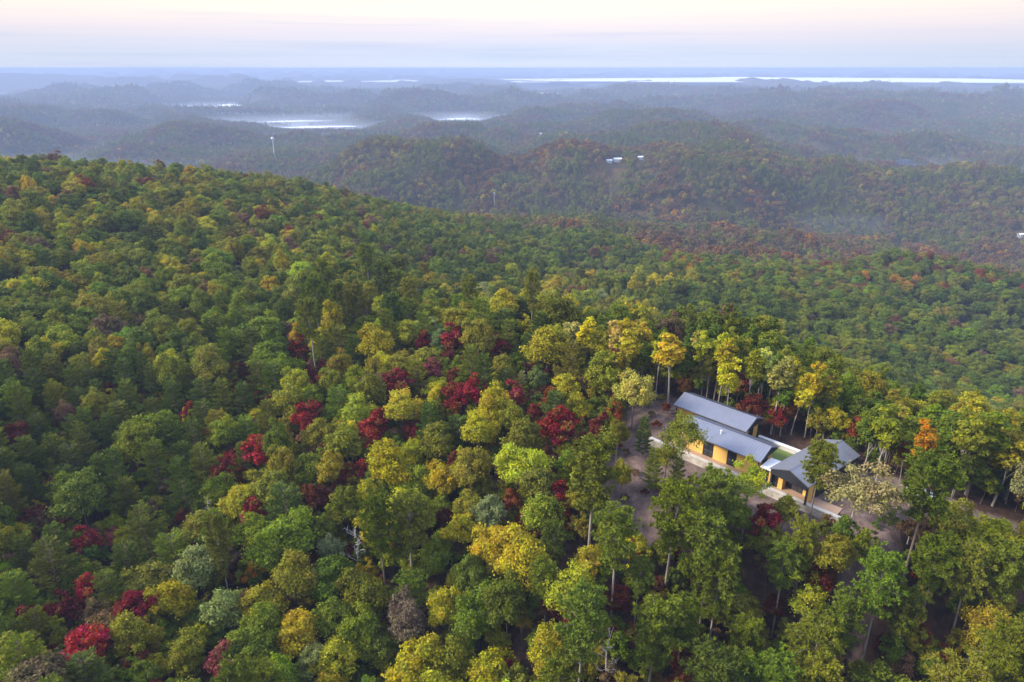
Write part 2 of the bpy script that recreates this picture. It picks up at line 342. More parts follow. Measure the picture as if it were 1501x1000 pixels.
def stone_mat():
    m, t, o = new_mat('pale_stone_block'); n = t.nodes; l = t.links
    b = n.new('ShaderNodeBsdfPrincipled'); l.new(b.outputs[0], o.inputs[0]); b.inputs['Roughness'].default_value = .9
    c = n.new('ShaderNodeTexCoord'); mpg = n.new('ShaderNodeMapping'); mpg.inputs['Rotation'].default_value = (R(90), 0, 0); l.new(c.outputs['Object'], mpg.inputs[0])
    br = n.new('ShaderNodeTexBrick'); br.inputs['Scale'].default_value = 1; br.inputs['Brick Width'].default_value = 1.1; br.inputs['Row Height'].default_value = .2; br.inputs['Mortar Size'].default_value = .012; br.offset = .37
    br.inputs['Color1'].default_value = (.55, .50, .42, 1); br.inputs['Color2'].default_value = (.47, .425, .36, 1); br.inputs['Mortar'].default_value = (.24, .21, .175, 1); l.new(mpg.outputs[0], br.inputs['Vector'])
    q = n.new('ShaderNodeTexNoise'); q.inputs['Scale'].default_value = 1.3; q.inputs['Detail'].default_value = 8; l.new(c.outputs['Object'], q.inputs['Vector'])
    mx = n.new('ShaderNodeMix'); mx.data_type = 'RGBA'; mx.blend_type = 'MULTIPLY'; mx.inputs[0].default_value = .8
    r = n.new('ShaderNodeValToRGB'); l.new(q.outputs['Fac'], r.inputs[0]); r.color_ramp.elements[0].position = .3; r.color_ramp.elements[0].color = (.55, .5, .45, 1); r.color_ramp.elements[1].position = .6
    l.new(br.outputs[0], mx.inputs[6]); l.new(r.outputs[0], mx.inputs[7]); l.new(mx.outputs[2], b.inputs['Base Color']); return m
M_STONE = stone_mat()
class MB:
    def __init__(s): s.v = []; s.f = []; s.n = 0
    def add(s, V, F):
        s.v.append(np.asarray(V, float)); s.f += [tuple(i + s.n for i in f) for f in F]; s.n += len(V)
    def box(s, x0, x1, y0, y1, z0, z1):
        V = [(x, y, z) for z in (z0, z1) for y in (y0, y1) for x in (x0, x1)]
        s.add(V, [(0, 2, 3, 1), (4, 5, 7, 6), (0, 1, 5, 4), (2, 6, 7, 3), (0, 4, 6, 2), (1, 3, 7, 5)])
    def prism(s, poly, axis, t0, t1):
        """poly: 2-D outline in the plane normal to axis ('x': (y,z); 'y': (x,z); 'z': (x,y))"""
        def P(a, b, t): return {'x': (t, a, b), 'y': (a, t, b), 'z': (a, b, t)}[axis]
        k = len(poly); V = [P(a, b, t0) for a, b in poly] + [P(a, b, t1) for a, b in poly]
        s.add(V, [tuple(range(k))[::-1], tuple(range(k, 2 * k))] + [(i, (i + 1) % k, k + (i + 1) % k, k + i) for i in range(k)])
    def tube(s, P, rad, seg=6):
        P = np.asarray(P, float); k = len(P); rad = np.broadcast_to(rad, (k,)); V = []
        for i in range(k):
            d = P[min(i + 1, k - 1)] - P[max(i - 1, 0)]; d = d / (np.linalg.norm(d) + 1e-9)
            h = np.array([1, 0, 0]) if abs(d[0]) < .8 else np.array([0, 1, 0]); u = np.cross(d, h); u /= np.linalg.norm(u); w = np.cross(d, u)
            for j in range(seg):
                t = 2 * math.pi * j / seg; V.append(P[i] + rad[i] * (math.cos(t) * u + math.sin(t) * w))
        Fc = [(i * seg + j, i * seg + (j + 1) % seg, (i + 1) * seg + (j + 1) % seg, (i + 1) * seg + j) for i in range(k - 1) for j in range(seg)]
        Fc += [tuple(range(seg))[::-1], tuple(range((k - 1) * seg, k * seg))]; s.add(V, Fc)
    def lathe(s, prof, seg=16, c=(0, 0, 0)):
        V = [(c[0] + r * math.cos(2 * math.pi * j / seg), c[1] + r * math.sin(2 * math.pi * j / seg), c[2] + z) for r, z in prof for j in range(seg)]
        k = len(prof); Fc = [(i * seg + j, i * seg + (j + 1) % seg, (i + 1) * seg + (j + 1) % seg, (i + 1) * seg + j) for i in range(k - 1) for j in range(seg)]
        Fc += [tuple(range(seg))[::-1], tuple(range((k - 1) * seg, k * seg))]; s.add(V, Fc)
    def build(s, name, mat, parent=None, smooth=False, bevel=0):
        me = bpy.data.meshes.new(name); me.from_pydata(np.concatenate(s.v).tolist(), [], s.f); me.materials.append(mat)
        if smooth: me.polygons.foreach_set('use_smooth', [True] * len(me.polygons))
        o = link(name, me, parent)
        if bevel:
            md = o.modifiers.new('bevel', 'BEVEL'); md.width = bevel; md.segments = 2; md.limit_method = 'ANGLE'
        return o
def gable_roof(x0, x1, hw, ze, zr, th, parent):
    """ridge along x; a metal sheet with raised seams"""
    m = MB(); sl = (zr - ze) / hw
    m.prism([(-hw, ze), (0, zr), (hw, ze), (hw, ze - th), (0, zr - th), (-hw, ze - th)], 'x', x0, x1)
    o = m.build('roof', M_ROOF, parent)
    s = MB(); x = x0 + .06
    while x < x1 - .03:
        for sg in (-1, 1):
            P = [(sg * hw * .999, ze + .003), (sg * .07, zr - sl * .07 + .003), (sg * .07, zr - sl * .07 + .045), (sg * hw * .999, ze + .045)]
            s.prism(P if sg > 0 else P[::-1], 'x', x - .014, x + .014)
        x += .45
    s.build('standing_seams', M_ROOF, o)
    c = MB(); c.prism([(-.16, zr - sl * .16 + .05), (0, zr + .07), (.16, zr - sl * .16 + .05), (.16, zr - sl * .16 + .02), (0, zr + .03), (-.16, zr - sl * .16 + .02)], 'x', x0 - .01, x1 + .01); c.build('ridge_cap', M_ROOF, o)
    return o
def window(parent, axis, t, a0, a1, z0, z1, cols, rows=1, face=1):
    """a framed window standing 3 cm proud of the wall plane axis=t; face: the side it looks to"""
    f = MB(); w = .07
    def bx(m, p0, p1, q0, q1, d0, d1):
        d0, d1 = sorted((t + face * d0, t + face * d1))
        if axis == 'y': m.box(p0, p1, d0, d1, q0, q1)
        else: m.box(d0, d1, p0, p1, q0, q1)
    bx(f, a0, a1, z0, z0 + w, .004, .08); bx(f, a0, a1, z1 - w, z1, .004, .08); bx(f, a0, a0 + w, z0 + w, z1 - w, .004, .08); bx(f, a1 - w, a1, z0 + w, z1 - w, .004, .08)
    for i in range(1, cols):
        x = a0 + (a1 - a0) * i / cols; bx(f, x - .03, x + .03, z0 + w, z1 - w, .004, .075)
    for i in range(1, rows):
        z = z0 + (z1 - z0) * i / rows; bx(f, a0 + w, a1 - w, z - .025, z + .025, .004, .07)
    o = f.build('window', M_FRAME, parent)
    g = MB(); bx(g, a0 + w, a1 - w, z0 + w, z1 - w, .006, .03); g.build('pane', M_GLASS, o)
    return o
ANG = math.atan2(HA[1], HA[0])
def wing(a0, a1, nridge, hw, ze, zr, label, group, front_cols, gable_face):
    """local x along the terrace (a), local +y towards the back (-n)"""
    ctr = house_xy((a0 + a1) / 2, nridge); t = empty('house_wing', (ctr[0], ctr[1], 0), ANG); tag(t, label, 'house', group)
    h = (a1 - a0) / 2
    yf, yb = -hw + 1.35, hw - .35; x0, x1 = -h + .35, h - .9
    m = MB(); m.box(x0, x1, yf, yb, -.3, ze + .02); m.build('wall', M_BLACK, t)
    g = MB(); sl = (zr - ze) / hw
    def gable(m, xa, xb, y0, y1, zb):
        m.prism([(y0, zb), (y0, zr - abs(y0) * sl - .19), (0, zr - .19), (y1, zr - abs(y1) * sl - .19), (y1, zb)][::1], 'x', xa, xb)
    gable(g, h - .34, h - .22, -hw + .25, hw - .25, ze - .45); g.build('gable', M_BLACK, t); g = MB(); gable(g, -h + .2, -h + .34, -hw + .25, hw - .25, ze - .45); g.build('gable', M_BLACK, t)
    s = MB(); s.box(x0 - .1, h - .34, -hw + .2, yf - .003, ze - .3, ze - .22); s.build('soffit', M_SOFFIT, t)
    # recessed cedar front with window bands between panels
    for (f0, f1, kind) in front_cols:
        p0 = x0 + (x1 - x0) * f0; p1 = x0 + (x1 - x0) * f1
        if kind == 'w': cedar = MB(); cedar.box(p0, p1, yf - .06, yf - .003, 0, ze - .3); cedar.build('cedar_panel', M_WOOD, t)
        else: window(t, 'y', yf - .003, p0 + .02, p1 - .02, .15, ze - .45, max(2, int((p1 - p0) / .95)), 2, -1)
    e = MB(); e.box(x1 + .003, x1 + .06, yf + .1, yb - .1, 0, ze - .06); e.build('end_panel', M_WOOD, t)
    window(t, 'x', x1 + .06, -.6, 1.1, .35, ze - .75, 3, 1, 1)
    gable_roof(-h, h, hw, ze, zr, .16, t)
    for xx in (-h + .5, h - .42): p = MB(); p.box(xx - .09, xx + .09, -hw + .3, -hw + .48, -.1, ze - .3); p.build('post', M_FRAME, t)
    return t
G_H = 'gabled wings of the hilltop house'
mid = wing(-52.0, -37.1, -94.6, 3.35, 3.6, 4.9, 'middle gabled wing with grey metal roof and cedar front behind the long terrace', G_H,
           [(0, .22, 'w'), (.222, .30, 'w'), (.30, .44, 'g'), (.44, .62, 'w'), (.62, .74, 'g'), (.74, 1, 'w')], 'x')
bk = wing(-57.3, -43.2, -101.85, 3.35, 3.6, 4.9, 'rear gabled wing with long grey metal roof against the tall slender trees', G_H,
          [(0, .3, 'w'), (.3, .6, 'g'), (.6, 1, 'w')], 'x')
# vent pipe on the middle roof
v = MB(); v.tube([(-.6, -1.15, 4.38), (-.6, -1.15, 5.05)], .11, 10); v.tube([(-.6, -1.15, 5.0), (-.6, -1.15, 5.12)], .17, 10); v.build('vent_pipe', M_WHITE, mid)
# right wing: its own axis
cx = np.array([.8, .6]); pF = np.array([41.25, 87.0]); LEN = 14.6
ctr = pF + cx * LEN / 2
rw = empty('house_wing', (ctr[0], ctr[1], 0), math.atan2(cx[1], cx[0])); tag(rw, 'right-angled gabled wing with black gable end facing the terrace and a pine before it', 'house', G_H)
h, hw, ze, zr = LEN / 2, 3.25, 3.3, 4.6
m = MB(); m.box(-h + 2.4, h - .5, -hw + .4, hw - .4, -.3, ze + .02); m.build('wall', M_BLACK, rw)
g = MB(); sl = (zr - ze) / hw
for xa, xb in ((-h + .12, -h + .26), (h - .3, h - .16)):
    g = MB(); g.prism([(-hw + .2, ze - .85), (-hw + .2, ze - .1), (0, zr - .19), (hw - .2, ze - .1), (hw - .2, ze - .85)], 'x', xa, xb); g.build('gable', M_BLACK, rw)
s = MB(); s.box(-h + .27, -h + 2.397, -hw + .25, hw - .25, ze - .3, ze - .22); s.build('soffit', M_SOFFIT, rw)
c = MB(); c.box(-h + 2.34, -h + 2.397, -hw + .4, -hw + 1.9, 0, ze - .32); c.build('cedar_panel', M_WOOD, rw); c = MB(); c.box(-h + 2.34, -h + 2.397, hw - 1.7, hw - .4, 0, ze - .32); c.build('cedar_panel', M_WOOD, rw)
c = MB(); c.box(-h + .9, -h + 2.33, -hw + .4, -hw + .52, 0, ze - .32); c.build('cedar_screen', M_WOOD, rw)
window(rw, 'x', -h + 2.397, -hw + 1.95, hw - 1.75, .05, ze - .5, 3, 1, -1)
for yy in (-hw + .32, hw - .32): p = MB(); p.box(-h + .3, -h + .55, yy - .12, yy + .12, -.1, ze - .3); p.build('post', M_BLACK, rw)
gable_roof(-h, h, hw, ze, zr, .16, rw)
# glazed link with flat pale roof
ctr = house_xy(-35.3, -93.4); lk = empty('glazed_link', (ctr[0], ctr[1], 0), ANG); tag(lk, 'flat pale-roofed glazed link joining the middle and right-angled wings', 'house link')
m = MB(); m.box(-1.75, 1.75, -1.5, 1.6, -.2, 2.55); m.build('wall', M_WOOD, lk)
m = MB(); m.box(-1.85, 1.85, -1.9, 1.8, 2.56, 2.72); m.build('flat_roof', M_WHITE, lk, bevel=.02)
for q in (-1.0, .55): window(lk, 'y', -1.503, q - .45, q + .45, .1, 2.35, 2, 1, -1)
# terrace slab, deck, retaining wall, low court wall, lawn: in house axes
def hbox(name, a0, a1, n0, n1, z0, z1, mat, label, cat, bevel=.02):
    ctr = house_xy((a0 + a1) / 2, (n0 + n1) / 2); m = MB(); m.box(-(a1 - a0) / 2, (a1 - a0) / 2, -(n1 - n0) / 2, (n1 - n0) / 2, z0, z1)
    o = m.build(name, mat, None, bevel=bevel); o.location = (ctr[0], ctr[1], 0); o.rotation_euler = (0, 0, ANG); tag(o, label, cat); return o
hbox('terrace', -53.5, -25.0, -93.6, -91.45, -3.2, -.01, M_DECK, 'tan deck terrace running along the front of the house', 'terrace')
w_ = hbox('retaining_wall', -57.0, -24.4, -91.35, -90.75, -3.2, -.05, M_STONE, 'long pale stone block retaining wall below the terrace', 'retaining wall', .03)
m = MB(); m.box(-16.4, 16.4, -.36, .36, -.047, .06); m.build('coping', M_CONC, w_, bevel=.02)
w_ = hbox('court_wall', -43.1, -33.2, -103.95, -103.35, -.4, .75, M_CONC, 'low white-topped wall closing the back of the green court', 'garden wall')
m = MB(); m.box(-5.0, 5.0, -.36, .36, .753, .85); m.build('coping', M_WHITE, w_, bevel=.015)
hbox('courtyard_lawn', -43.1, -33.5, -103.3, -98.2, -.3, .02, M_LAWN, 'small bright green lawn in the court between the wings', 'lawn')
hbox('court_paving', -43.0, -36.8, -98.15, -97.3, -.3, .03, M_CONC, 'narrow pale paving strip between lawn and middle wing', 'paving')

# parked car under the tree beside the drive
M_CAR = simple('white_car_paint', (.78, .78, .77), .25, spec=.6); M_TYRE = simple('tyre_rubber', (.02, .02, .02), .8); M_LAMPR = simple('red_lamp', (.4, .02, .02), .3); M_RIM = simple('alloy_rim', (.45, .45, .46), .35, metal=.8)
def car(x, y, rz):
    t = empty('parked_car', (x, y, gz(x, y) + .0), rz); tag(t, 'white car parked on the dirt drive, half hidden under a dark tree', 'car')
    prof = [(-2.2, .35), (-2.28, .75), (-2.15, 1.0), (-1.9, 1.08), (-1.55, 1.6), (-.9, 1.68), (.25, 1.66), (.95, 1.12), (1.9, .98), (2.2, .78), (2.25, .4)]
    m = MB(); m.prism(prof, 'y', -.88, .88); m.build('body', M_CAR, t, bevel=.07)
    for sy in (-1, 1):
        for pl in ([(-1.78, 1.12), (-1.5, 1.56), (-.45, 1.6), (-.45, 1.12)], [(-.38, 1.12), (-.38, 1.6), (.2, 1.58), (.72, 1.12)]):
            m = MB(); m.prism(pl, 'y', *sorted((sy * .895, sy * .85))); m.build('side_window', M_GLASS, t)
    m = MB(); m.add([(.33, -.78, 1.625), (.33, .78, 1.625), (.93, .82, 1.16), (.93, -.82, 1.16)], [(0, 1, 2, 3)]); m.v[-1] += np.array([.012, 0, .012]); m.build('windscreen', M_GLASS, t)
    for sx in (-1.4, 1.4):
        for sy in (-.8, .8):
            w = MB(); P = [(sx, sy - .11, .33), (sx, sy + .11, .33)]; w.tube(P, .33, 18); wh = w.build('wheel', M_TYRE, t)
            q = MB(); q.tube([(sx, sy - .115 if sy < 0 else sy + .09, .33), (sx, sy - .09 if sy < 0 else sy + .115, .33)], .2, 14); q.build('rim', M_RIM, wh)
    for sy in (-.62, .62):
        m = MB(); m.box(2.19, 2.27, sy - .18, sy + .18, .62, .76); m.build('headlight', M_RIM, t)
        m = MB(); m.box(-2.3, -2.22, sy - .14, sy + .14, .8, .98); m.build('tail_light', M_LAMPR, t)
car(61.6, 86.6, R(-28))

# small far buildings and masts
M_SHED = simple('white_sheet_metal', (.62, .63, .65), .5, noise=(.4, .15)); M_SHEDR = simple('pale_roof_sheet', (.66, .68, .72), .5)
def hit(px, py, r0, r1):
    d = ray(px, py); rg = np.linspace(r0, r1, 500); P = d[None] * (rg / math.hypot(d[0], d[1]))[:, None] + np.array([0, 0, CAMZ]); g = ground_h(P[:, 0], P[:, 1]); k = int(np.argmax(P[:, 2] <= g + 1)) if np.any(P[:, 2] <= g + 1) else 250
    return P[k], g[k], rg[k]
def shed(px, py, r, w, d, hgt, label, rz=0.0):
    p, z, rr_ = hit(px, py, r * .55, r * 1.7); k_ = min(1.0, rr_ / r) * .8; w *= k_; d *= k_; hgt *= k_ * .9; SHED_AT.append((p[0], p[1], w, d, hgt))
    t = empty('barn', (p[0], p[1], z), rz); tag(t, label, 'building')
    m = MB(); m.box(-w / 2, w / 2, -d / 2, d / 2, -3, hgt); m.build('wall', M_SHED, t)
    m = MB(); m.prism([(-d / 2 - .6, hgt), (0, hgt + d * .22), (d / 2 + .6, hgt)], 'x', -w / 2 - .6, w / 2 + .6); m.build('roof', M_SHEDR, t)
    m = MB(); m.box(-w * .18, w * .18, -d / 2 - .06, -d / 2 - .003, 0, hgt * .7); m.build('door', M_SHEDR, t)
SHED_AT = []
SHEDS = [(893,237.5,1560,14,12,7,'small white shed at the near end of the valley buildings'), (905,236.5,1580,22,16,8,'long low white building in the misty valley clearing'),
         (939,234,1620,16,14,9,'white gabled building beyond the others in the misty valley'), (1497,347,900,9,8,4.5,'white house among trees at the far right edge'), (792,198,2300,14,12,8,'lone white farm building on the distant wooded slope')]
for a in SHEDS: shed(*a)
p, zt, rt = hit(403, 233, 800, 2400)
t = empty('water_tower', (p[0], p[1], zt)); tag(t, 'slim white water tower with round top rising from the distant wooded hill', 'water tower')
top = at_range(400.5, 203, rt)[2]
m = MB(); m.lathe([(2.0, 0), (1.1, 5), (.8, 12), (.75, (top - zt) - 4), (1.1, (top - zt) - 2)], 14); m.build('column', M_SHED, t, True)
m = MB(); hh = top - zt; m.lathe([(1.2, hh - 3), (2.6, hh - 2.2), (3.2, hh - .4), (3.0, hh + 1.2), (1.9, hh + 2.3), (.3, hh + 2.7)], 18); m.build('tank', M_WHITE, t, True)
p, zt, rt = hit(724.5, 306, 500, 1500); hh = at_range(724, 281, rt)[2] - zt
t = empty('radio_mast', (p[0], p[1], zt)); tag(t, 'thin pale mast standing above the trees in the middle valley', 'mast')
m = MB(); m.tube([(0, 0, 0), (0, 0, hh)], .28, 6); m.build('pole', M_SHED, t)
for q in range(3): m = MB(); m.box(-.9 + q * .7, -.5 + q * .7, -.2, .2, hh - 3, hh - .5); m.build('antenna', M_SHED, t)

# lakes and morning fog in the valleys
def blob(rx, ry, n=48, w=.25, seed=0):
    g = np.random.default_rng(seed); ph = g.random(5) * 6.28; o = []
    for i in range(n):
        t = 2 * math.pi * i / n; k = 1 + w * sum(math.sin((j + 2) * t + ph[j]) / (j + 2) for j in range(5)); o.append((rx * k * math.cos(t), ry * k * math.sin(t)))
    return o
M_FOG = None
def fog_mat(name, dens):
    m, t, o = new_mat(name); v = t.nodes.new('ShaderNodeVolumePrincipled'); v.inputs['Color'].default_value = (.97, .975, .99, 1); v.inputs['Density'].default_value = dens
    t.links.new(v.outputs[0], o.inputs['Volume']); return m
FOGW = simple('dense_fog_top', (.93, .94, .96), 1.0, spec=0)
def fog(px, py, r, wpx, depth, hgt, seed, mat=None, name='fog_bank'):
    """a flat pillow of valley fog with a lumpy top"""
    p = at_range(px, py, r); half = wpx / FPX * r / math.cos(R(15)); g = np.random.default_rng(seed)
    nu, nv = 40, 14; V = []
    for j in range(nv + 1):
        for i in range(nu + 1):
            u = -1 + 2 * i / nu; w = -1 + 2 * j / nv
            e = max(0, 1 - abs(u) ** 1.6) * max(0, 1 - w * w)
            k = .45 + .9 * float(fbm(np.array(u * 4 + seed), np.array(w * 2.5 + seed * 3), 3))
            V.append((u * half * (1 + .25 * float(vnoise(np.array(w * 2 + seed), np.array(3.0 + seed))) - .12), w * depth * (1 - .75 * abs(u) ** 1.5) * (.8 + .4 * float(vnoise(np.array(u * 3 + seed), np.array(seed * 1.0)))), hgt * e * k))
    nV = len(V); V += [(a, b, -hgt * .25 * (c > 0.01)) for a, b, c in V]
    f = []
    for j in range(nv):
        for i in range(nu):
            q = j * (nu + 1) + i; f.append((q, q + 1, q + nu + 2, q + nu + 1)); f.append((nV + q, nV + q + nu + 1, nV + q + nu + 2, nV + q + 1))
    me = bpy.data.meshes.new(name); me.from_pydata(V, [], f); me.materials.append(mat or FOGW); me.polygons.foreach_set('use_smooth', [True] * len(me.polygons))
    outward(me); o = link(name, me); o.location = (p[0], p[1], p[2] - hgt * .5); o.rotation_euler = (0, 0, -math.atan2(p[0], p[1])); tag(o, kind='stuff'); return o
for q in [(1230,116,7300,420,420,36,1),(1010,117,7000,210,380,28,2),(860,119,7800,130,300,18,3),(590,118.5,9000,70,260,22,5),(815,135,5200,35,150,13,6),(985,131.5,5600,45,130,14,7),(415,139,5200,24,120,18,8),
          (500,138,5600,30,110,15,9),(335,154,4050,17,45,9,10),(300,157,4000,40,36,4,14),(468,185.5,2700,50,42,3.5,31),(676,174,3150,28,46,5,32),(430,177.5,3050,44,24,3.5,33),(480,119,8800,60,200,14,11),(700,121,8600,60,200,15,12),(1400,158,3600,22,80,13,13),(640,120,9600,50,200,14,15),(560,128,7000,30,150,12,16)]: fog(*q)
MIST = fog_mat('thin_valley_mist', .0020)
for q in [(955,272,1250,95,200,40,21),(1090,262,1400,150,170,26,22),(800,288,1150,75,130,24,24),(1250,300,1150,90,110,20,25)]: fog(*q, mat=MIST, name='valley_mist')
PUFF = fog_mat('mist_puff', .006); fog(1327,236,1560,13,24,11,23,mat=PUFF, name='valley_mist')

# ------------------------------------------------------------------ tree prototypes (meshes only; linked below, copy by copy)
def unit(v): return v / (np.linalg.norm(v, axis=-1, keepdims=True) + 1e-9)
def rdir(g, n): return unit(g.normal(size=(n, 3)))
def diamonds(C, Nrm, a, w, g, spread=.75):
    n = len(C); nn = unit(Nrm + spread * g.normal(size=(n, 3))); t = unit(np.cross(nn, g.normal(size=(n, 3)))); b = np.cross(nn, t)
    a = np.broadcast_to(a, (n,))[:, None]; w = np.broadcast_to(w, (n,))[:, None]
    bend = nn * a * .25
    return np.stack([C - t * a - bend, C + b * w, C + t * a - bend, C - b * w], 1).reshape(-1, 3)
def blades(C, D, ln, wd, g):
    n = len(C); D = unit(D); s = unit(np.cross(D, g.normal(size=(n, 3)))); ln = np.broadcast_to(ln, (n,))[:, None]; wd = np.broadcast_to(wd, (n,))[:, None]
    return np.stack([C, C + D * ln * .45 + s * wd, C + D * ln, C + D * ln * .45 - s * wd], 1).reshape(-1, 3)
class Proto: pass
PROTO = {}
def finish(key, q, lv, trunk, bark, R_, hc, h, leafmat):
    """q: quad corners (4n,3); lv: per-quad random triple"""
    p = Proto(); p.R = R_; p.hc = hc; p.h = h
    tv = np.concatenate(trunk.v); tf = trunk.f
    p.trunk = bpy.data.meshes.new('trunk'); p.trunk.from_pydata(tv.tolist(), [], tf); p.trunk.materials.append(bark)
    p.trunk.polygons.foreach_set('use_smooth', [True] * len(tf))
    p.crown = None; nq = 0
    if q is not None:
        nq = len(q) // 4
        p.crown = mesh_np('crown', q, [np.arange(len(q)).reshape(-1, 4)], [leafmat]); attr(p.crown, 'leaf', 'FLOAT_VECTOR', 'FACE', lv.astype(np.float32))
    # joined copy for the forest mass
    f4 = np.array([f for f in tf if len(f) == 4], np.int32)
    V = [tv]; Fq = [f4]; fm = [np.zeros(len(f4), int)]; L3 = [np.full((len(f4), 3), .5)]
    if nq:
        V.append(q); Fq.append(np.arange(len(q)).reshape(-1, 4) + len(tv)); fm.append(np.ones(nq, int)); L3.append(lv)
    p.whole = mesh_np('tree', np.concatenate(V), [np.concatenate(Fq)], [bark, leafmat], np.concatenate(fm)); attr(p.whole, 'leaf', 'FLOAT_VECTOR', 'FACE', np.concatenate(L3).astype(np.float32))
    PROTO.setdefault(key, []).append(p)
def limb(m, a, b, r0, r1, g, sag=.15, k=4):
    a = np.asarray(a, float); b = np.asarray(b, float); d = np.linalg.norm(b - a); P = [a]
    for i in range(1, k): P.append(a + (b - a) * i / k + g.normal(size=3) * d * .05 + np.array([0, 0, sag * d * math.sin(math.pi * i / k)]))
    P.append(b); m.tube(P, np.linspace(r0, r1, k + 1), 5)
def broadleaf(key, h, Rr, crown_lo, nl, nleaf, seed, bark, lean=.3, lobe=(.15, .30), open_=1.0, leafa=(.16, .29), matl=None):
    g = np.random.default_rng(seed); Rz = (h - crown_lo) / 2; hc = crown_lo + Rz; cen = np.array([g.normal() * lean, g.normal() * lean, hc])
    Q = []; LV = []; lobes = []
    i = 0
    while len(lobes) < nl:
        d = rdir(g, 1)[0]
        if d[2] < -.55: continue
        # a lumpy outline: a few big limbs carry the crown further out
        lump = .80 + .30 * math.sin(2.1 * math.atan2(d[1], d[0]) + seed) * (1 - abs(d[2])) + .16 * math.sin(5 * d[2] + 3 * d[0] + seed)
        k = (g.random() ** .34) * lump * open_ * g.uniform(.86, 1.16)
        c = cen + d * np.array([Rr, Rr, Rz * (1.0 if d[2] > 0 else .8)]) * k * .86
        lobes.append((c, g.uniform(*lobe) * (1.15 - .3 * abs(d[2])), d))
    for c, lr, d in lobes:
        lr *= Rr; n = int(1.35 * nleaf * (lr / (.28 * Rr)) ** 1.6)
        u = unit(rdir(g, n) + .5 * d + np.array([0, 0, .35])); rad = lr * np.where(g.random(n) < .14, g.uniform(1.1, 1.6, n), g.uniform(.45, 1.14, n))[:, None]
        C = c + u * rad * np.array([1, 1, .78])
        Q.append(diamonds(C, u + np.array([0, 0, .25]), g.uniform(*leafa, n), g.uniform(leafa[0] * .55, leafa[1] * .6, n), g))
        hue = g.random(); val = g.uniform(.15, .85)
        LV.append(np.stack([np.clip(hue * .6 + .4 * g.random(n), 0, 1), np.clip(val + .28 * g.normal(size=n), 0, 1), g.random(n)], 1))
    m = MB(); tip = cen + np.array([0, 0, Rz * .35]); base = np.array([0, 0, -1.0])
    fork = np.array([cen[0] * .5, cen[1] * .5, crown_lo + Rz * .25]); r0 = (.0085 if key == 'poplar' else .011) * h
    m.tube([base, np.array([0, 0, .3]), fork * np.array([.4, .4, .55]), fork, (fork + tip) / 2 + g.normal(size=3) * .2, tip], [r0 * 1.4, r0, r0 * .82, r0 * .66, r0 * .4, r0 * .12], 7)
    for c, lr, d in lobes[:max(9, nl // 4)]:
        s = fork + (tip - fork) * g.uniform(0, .6) * (.5 + .5 * (d[2] > 0)); limb(m, s, c, r0 * .34, r0 * .07, g, .08)
    finish(key, np.concatenate(Q), np.concatenate(LV), m, bark, Rr, hc, h, matl or M_LEAF)
for s in range(6): broadleaf('oak', [13.5, 14.5, 13, 15, 14, 13][s], [3.9, 4.3, 3.7, 4.0, 4.6, 3.5][s], [3.2, 3.8, 3, 4, 3.4, 2.8][s], [84, 94, 78, 92, 100, 76][s], 120, 20 + s, M_BARK)
for s in range(3): broadleaf('maple', [9.5, 9, 10.5][s], [2.7, 3.0, 2.5][s], [1.6, 1.6, 2][s], [38, 42, 36][s], 105, 40 + s, M_BARK, leafa=(.16, .3))
for s in range(4): broadleaf('poplar', [15, 14, 16, 13.5][s], [1.55, 1.75, 1.5, 1.8][s], [4.0, 3.6, 5.0, 3.4][s], [48, 50, 46, 48][s], 70, 60 + s, M_PALE, lean=.35, lobe=(.24, .38), leafa=(.17, .3))
for s in range(3): broadleaf('open', [15, 14, 16][s], [4.6, 4.2, 3.6][s], [4.5, 4.2, 5][s], [48, 44, 38][s], 105, 80 + s, M_PALE, lobe=(.15, .27), leafa=(.12, .22))
broadleaf('bush', 2.0, 1.15, .1, 16, 70, 95, M_BARK, lean=.05, leafa=(.09, .16)); broadleaf('bush', 1.1, .6, .05, 9, 60, 96, M_BARK, lean=.03, leafa=(.06, .11))
